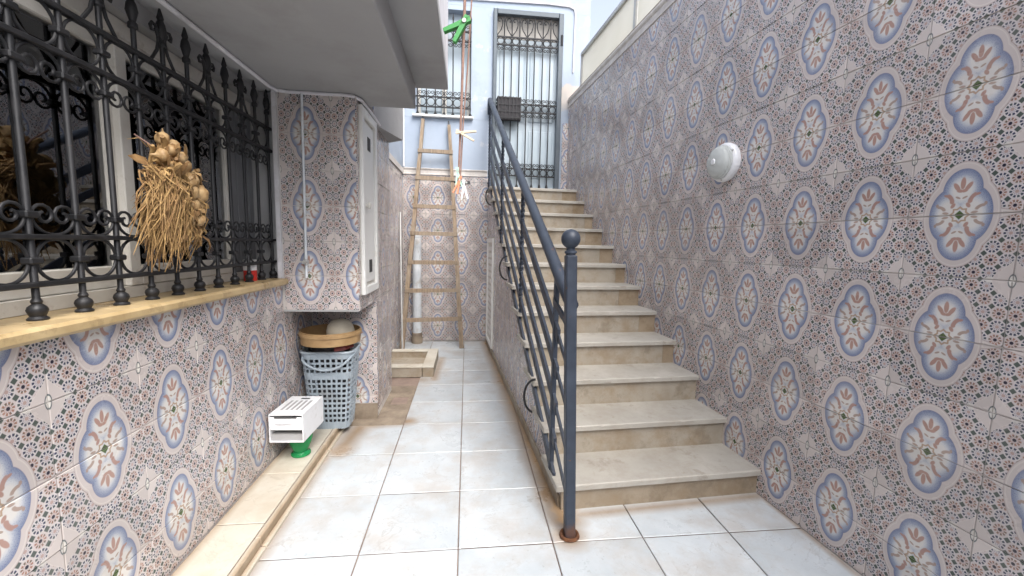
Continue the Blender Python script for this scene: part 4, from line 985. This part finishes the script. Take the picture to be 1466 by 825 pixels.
dring = tmesh('ring', ring_pts(.044, 14), .006, True, 'iron', 5); dscr = tmesh('scroll', scroll_pts(.092, .075)[::2], .0055, False, 'iron', 5)
dly = tmesh('scroll', [(0, p[1]*1.5, p[2]*1.5) for p in lyre_pts()], .007, False, 'iron', 5)
RZ = Matrix.Rotation(math.pi/2, 4, 'Z')
def DM(x, z, fl_=1, sy=1, y=5.862): return Matrix.Translation((x, y, z)) @ RZ @ Matrix.Diagonal((1, sy, fl_, 1))
for x in dgx: inst(dbar, 'bar', DM(x, 2.21), door)
xs = [.375]+dgx+[1.215]; mids = [(a+c_)/2 for a, c_ in zip(xs[:-1], xs[1:])]
for x in mids:
    for z in (4.148, 3.28, 2.418): inst(dring, 'ring', DM(x, z), door)
    for z, fl_ in ((4.095, -1), (3.34, 1), (3.225, -1), (2.472, 1)): inst(dscr, 'scroll', DM(x, z, fl_), door)
for x in dgx[::2]:
    for s_y in (-1, 1): inst(dly, 'scroll', DM(x, 4.205, 1, s_y), door)
for z in (4.198, 4.098, 3.333, 3.229, 2.468, 2.367):
    q = MB(); q.box(.375, 5.852, z-.008, 1.217, 5.872, z+.008); q.build('rail', M['iron'], door)
q = MB(); q.lathe((1.262, 5.84, 4.13), [(.020, 0), (.020, .13)], 8); q.build('hinge', M['iron'], door)
# letter box on the door
lb = empty('letter_box', (.55, 5.81, 3.09), 'black wire letter box hanging on the grey door bars', 'letter box')
q = MB(); q.bbox(.385, 5.775, 3.095, .715, 5.848, 3.40, .01); q.build('box', M['darkstuff'], lb)
for k_ in range(7):
    q = MB(); q.box(.395+k_*.05, 5.766, 3.10, .407+k_*.05, 5.776, 3.40); q.build('wire', M['iron'], lb)
for z in (3.12, 3.2, 3.29, 3.38):
    q = MB(); q.box(.387, 5.764, z, .713, 5.7655, z+.010); q.build('wire', M['iron'], lb)
# window
w_ = MB(); w_.box(WX0, 5.99, WZ0, WX1, 6.03, WZ1); win2 = w_.build('window', M['whitedoor'], bh)
q = MB(); q.bbox(WX0-.05, 5.825, WZ0-.030, WX1+.035, 5.99, WZ0, .006); q.build('sill', M['white'], win2)
for a, c_ in ((WX0+.002, WX0+.05), (WX0+.34, WX0+.40), (WX1-.05, WX1-.002)):
    q = MB(); q.bbox(a, 5.955, WZ0+.002, c_, 5.989, WZ1-.002, .005); q.build('frame', M['offwhite'], win2)
for k_ in range(2):
    q = MB(); q.bbox(WX0+.06+k_*.35, 5.975, WZ0+.08, WX0+.33+k_*.33, 5.989, WZ1-.08, .01); q.build('shutter', M['whitedoor'], win2)
g2 = empty('small_window_grille', (-.33, 5.85, WZ0), 'dark iron grille on the small window of the pale blue house', 'grille')
wx = [WX0+.02+.1175*k for k in range(7)]
rb = MB(); rb.lathe((0, 0, 0), [(.020, 0), (.022, .02), (.008, .05), (.008, 1.22), (.014, 1.25), (.002, 1.31)], 7); o = rb.build('bar', M['iron'], None, True, center=False); wbar = o.data; bpy.data.objects.remove(o)
wring = tmesh('ring', ring_pts(.052, 14), .006, True, 'iron', 5); wscr = tmesh('scroll', scroll_pts(.104, .08)[::2], .0055, False, 'iron', 5)
for x in wx: inst(wbar, 'bar', DM(x, WZ0-.001), g2)
for a, c_ in zip(wx[:-1], wx[1:]):
    for z in (3.30, 4.16): inst(wring, 'ring', DM((a+c_)/2, z), g2)
    inst(wscr, 'scroll', DM((a+c_)/2, 3.372), g2); inst(wscr, 'scroll', DM((a+c_)/2, 4.09, -1), g2); inst(wscr, 'scroll', DM((a+c_)/2, 4.23, 1), g2)
for z in (3.236, 3.366, 4.10, 4.222):
    q = MB(); q.box(WX0-.005, 5.852, z-.008, WX1+.005, 5.872, z+.008); q.build('rail', M['iron'], g2)
# surface conduit over the door
m = MB(); m.tube([(-.3, 5.868, 4.63), (1.05, 5.868, 4.66), (1.36, 5.868, 4.65), (1.43, 5.868, 4.62), (1.445, 5.868, 4.55), (1.44, 5.868, 3.80)], .010, 7)
tag(m.build('wall_conduit', M['plaster_white'], None, True), 'thin pale conduit running over the door on the blue wall', 'conduit')
# down pipe, aluminium pole
dp = empty('down_pipe', (-.69, 5.80, 0), 'fat white drain pipe behind the wooden ladder', 'pipe')
m = MB(); m.tube([(-.69, 5.80, .10), (-.69, 5.80, 1.50)], .062, 20); m.build('pipe', M['pvc'], dp, True)
m = MB(); m.lathe((-.69, 5.80, .0), [(.075, 0), (.078, .06), (.070, .09), (.072, .14), (.064, .15)], 18); m.build('dirty_socket', M['concrete'], dp, True)
m = MB(); m.lathe((-.69, 5.80, 1.5), [(.062, -.02), (.067, -.015), (.067, .02), (.050, .032), (.02, .04)], 18); m.build('cap', M['pvc'], dp, True)
m = MB(); m.tube([(-.80, 5.19, .0), (-.845, 5.42, 1.0), (-.876, 5.58, 1.80)], .011, 8); tag(m.build('aluminium_pole', M['alu'], None, True), 'slim aluminium pole leaning on the recess wall beside the ladder', 'pole')
m = MB(); m.tube([(-.868, 5.86, 2.44), (-.868, 5.86, 4.3)], .012, 8); tag(m.build('corner_cable', M['plaster_white'], None, True), 'thin vertical cable in the corner of the blue walls', 'cable')

# ------------------------------------------------------------------ wooden ladder
ld = empty('wooden_ladder', (-.43, 5.45, 0), 'tall weathered wooden ladder leaning on the tiled and blue wall', 'ladder')
TL, TR_ = V(-.604, 5.845, 3.06), V(-.258, 5.845, 3.00); FL, FR = V(-.835, 5.36, .0), V(-.063, 5.49, .0)
for a, c_ in ((FL, TL), (FR, TR_)):
    d = (c_-a).normalized(); x = V(1, 0, 0); x = (x-d*d.x).normalized(); y = d.cross(x); L = (c_-a).length
    q = MB(); n = 9; vs = []; fs = []
    for i in range(n+1):
        t = i/n; w = .036-.010*t; p = a+d*(L*t)+x*rnd.uniform(-.003, .003)
        for (sx, sy) in ((-1, -1), (1, -1), (1, 1), (-1, 1)): vs.append(p+x*(w*.8*sx)+y*(w*sy))
    for i in range(n):
        for k in range(4): fs.append((i*4+k, i*4+(k+1) % 4, (i+1)*4+(k+1) % 4, (i+1)*4+k))
    fs += [(3, 2, 1, 0), tuple(n*4+k for k in range(4))]
    q.add(vs, fs); q.build('side_rail', M['ladder'], ld)
for z in (.40, .78, 1.15, 1.53, 1.89, 2.27, 2.63):
    ta, tb = z/TL.z, z/TR_.z; a = FL.lerp(TL, ta); c_ = FR.lerp(TR_, tb); d = (c_-a).normalized()
    q = MB(); a = a-d*.03; c_ = c_+d*.03; up_ = V(0, 0, 1); yv = d.cross(up_).normalized()
    vs = []; 
    for p in (a, c_):
        for (sy, sz) in ((-1, -1), (1, -1), (1, 1), (-1, 1)): vs.append(p+yv*(.016*sy)+up_*(.025*sz)+V(0, -.028, rnd.uniform(-.003, .003)))
    q.add(vs, [(0, 1, 5, 4), (1, 2, 6, 5), (2, 3, 7, 6), (3, 0, 4, 7), (3, 2, 1, 0), (4, 5, 6, 7)]); q.build('rung', M['ladder'], ld)
for p in (TL, TR_):
    q = MB(); q.tube([p+V(0, -.02, -.06), p+V(0, -.01, .0), p+V(-.01, .015, .06)], .008, 6); q.build('hook_wire', M['iron'], ld, True)

# ------------------------------------------------------------------ hanging cord with clothes pegs
def px(x, y, Y):
    d = r2*((x-733)/FPX)+u2*(-(y-412.5)/FPX)+fwd; return V(0, 0, CH)+d*(Y/d.y)
CY = 1.30
top = px(667, -60, CY); bot = px(656, 262, CY)
wy = 2.44
m = MB(); m.tube([(-.148, 1.45, 2.62), (.0, 1.31, 2.50), (.3, 1.30, 2.47), (.9, 1.30, 2.46), (1.77, 1.30, 2.55)], .0025, 6); tag(m.build('clothesline', M['rope'], None, True), 'thin clothesline stretched from the balcony to the tiled wall', 'clothesline')
up_end = V(top.x+.004, 1.30, 2.49)
m = MB(); m.tube([up_end, top, px(665, 20, CY), px(663, 80, CY), px(660, 170, CY), px(657.5, 230, CY), bot], [.0044, .0044, .0044, .004, .0037, .0034, .003], 8); tag(m.build('hanging_cord', M['rope'], None, True), 'reddish brown cord hanging down with clothes pegs clipped along it', 'cord')
m = MB(); m.tube([up_end+V(.022, .01, 0), px(675, 5, CY+.012), px(670, 90, CY+.012), px(663, 180, CY+.012), px(659, 258, CY+.005)], .0022, 6); tag(m.build('thin_cord', M['rope'], None, True), 'thin dark string hanging beside the thicker brown cord', 'cord')
def peg(p, d1, d2, ln, mt, label, w=.006, group=None):
    pg = empty('clothes_peg', p, label, 'clothes peg', group)
    ax0 = (fwd*-1).normalized()
    d1 = V(*d1).normalized(); d2 = V(*d2).normalized()
    for d in (d1, d2):
        s = d.cross(ax0).normalized(); a = p-d*(ln*.22); q = MB(); n = 7
        vs = []; fs = []
        for i in range(n):
            t = i/(n-1); c_ = a+d*(ln*t); ww = w*(1.0-.35*t) if t > .3 else w*(.8+.6*t); hh = w*.9
            for (sx, sy) in ((-1, -1), (1, -1), (1, 1), (-1, 1)): vs.append(c_+s*(ww*sx)+ax0*(hh*sy))
        for i in range(n-1):
            for k in range(4): fs.append((i*4+k, i*4+(k+1) % 4, (i+1)*4+(k+1) % 4, (i+1)*4+k))
        fs += [(3, 2, 1, 0), tuple((n-1)*4+k for k in range(4))]
        q.add(vs, fs); q.build('jaw', mt, pg)
    q = MB(); q.tube([p-ax0*(w*1.3), p+ax0*(w*1.3)], w*.75, 8); q.build('spring', M['alu'], pg, True)
def scr(dx, dy): return tuple(r2*dx-u2*dy)
peg(px(665, 32, CY-.012), scr(-32, 14), scr(-14, 28), .085, M['gplastic'], 'big green plastic clothes peg gripping the top of the hanging cord', .0082)
q_ = px(670, 24, CY-.012); 
peg(px(659, 190, CY-.01), scr(26, -2), scr(20, 12), .062, M['pegwood'], 'pale orange wooden clothes peg sticking out halfway down the cord', .0035)
peg(px(655, 246, CY-.01), scr(-2, 20), scr(6, 20), .060, M['mint'], 'mint green clothes peg at the lower end of the cord', .0032)
peg(px(658, 258, CY-.02), scr(-9, 17), scr(-3, 19), .055, M['orange'], 'orange clothes peg in the cluster at the cord end', .0032)
peg(px(664, 264, CY-.01), scr(-3, 20), scr(5, 18), .060, M['wplastic'], 'white clothes peg lowest in the cluster at the cord end', .0032)
peg(px(668, 262, CY+.01), scr(-14, -1), scr(-13, 4), .050, M['rubber'], 'black clothes peg lying across the cluster at the cord end', .004)
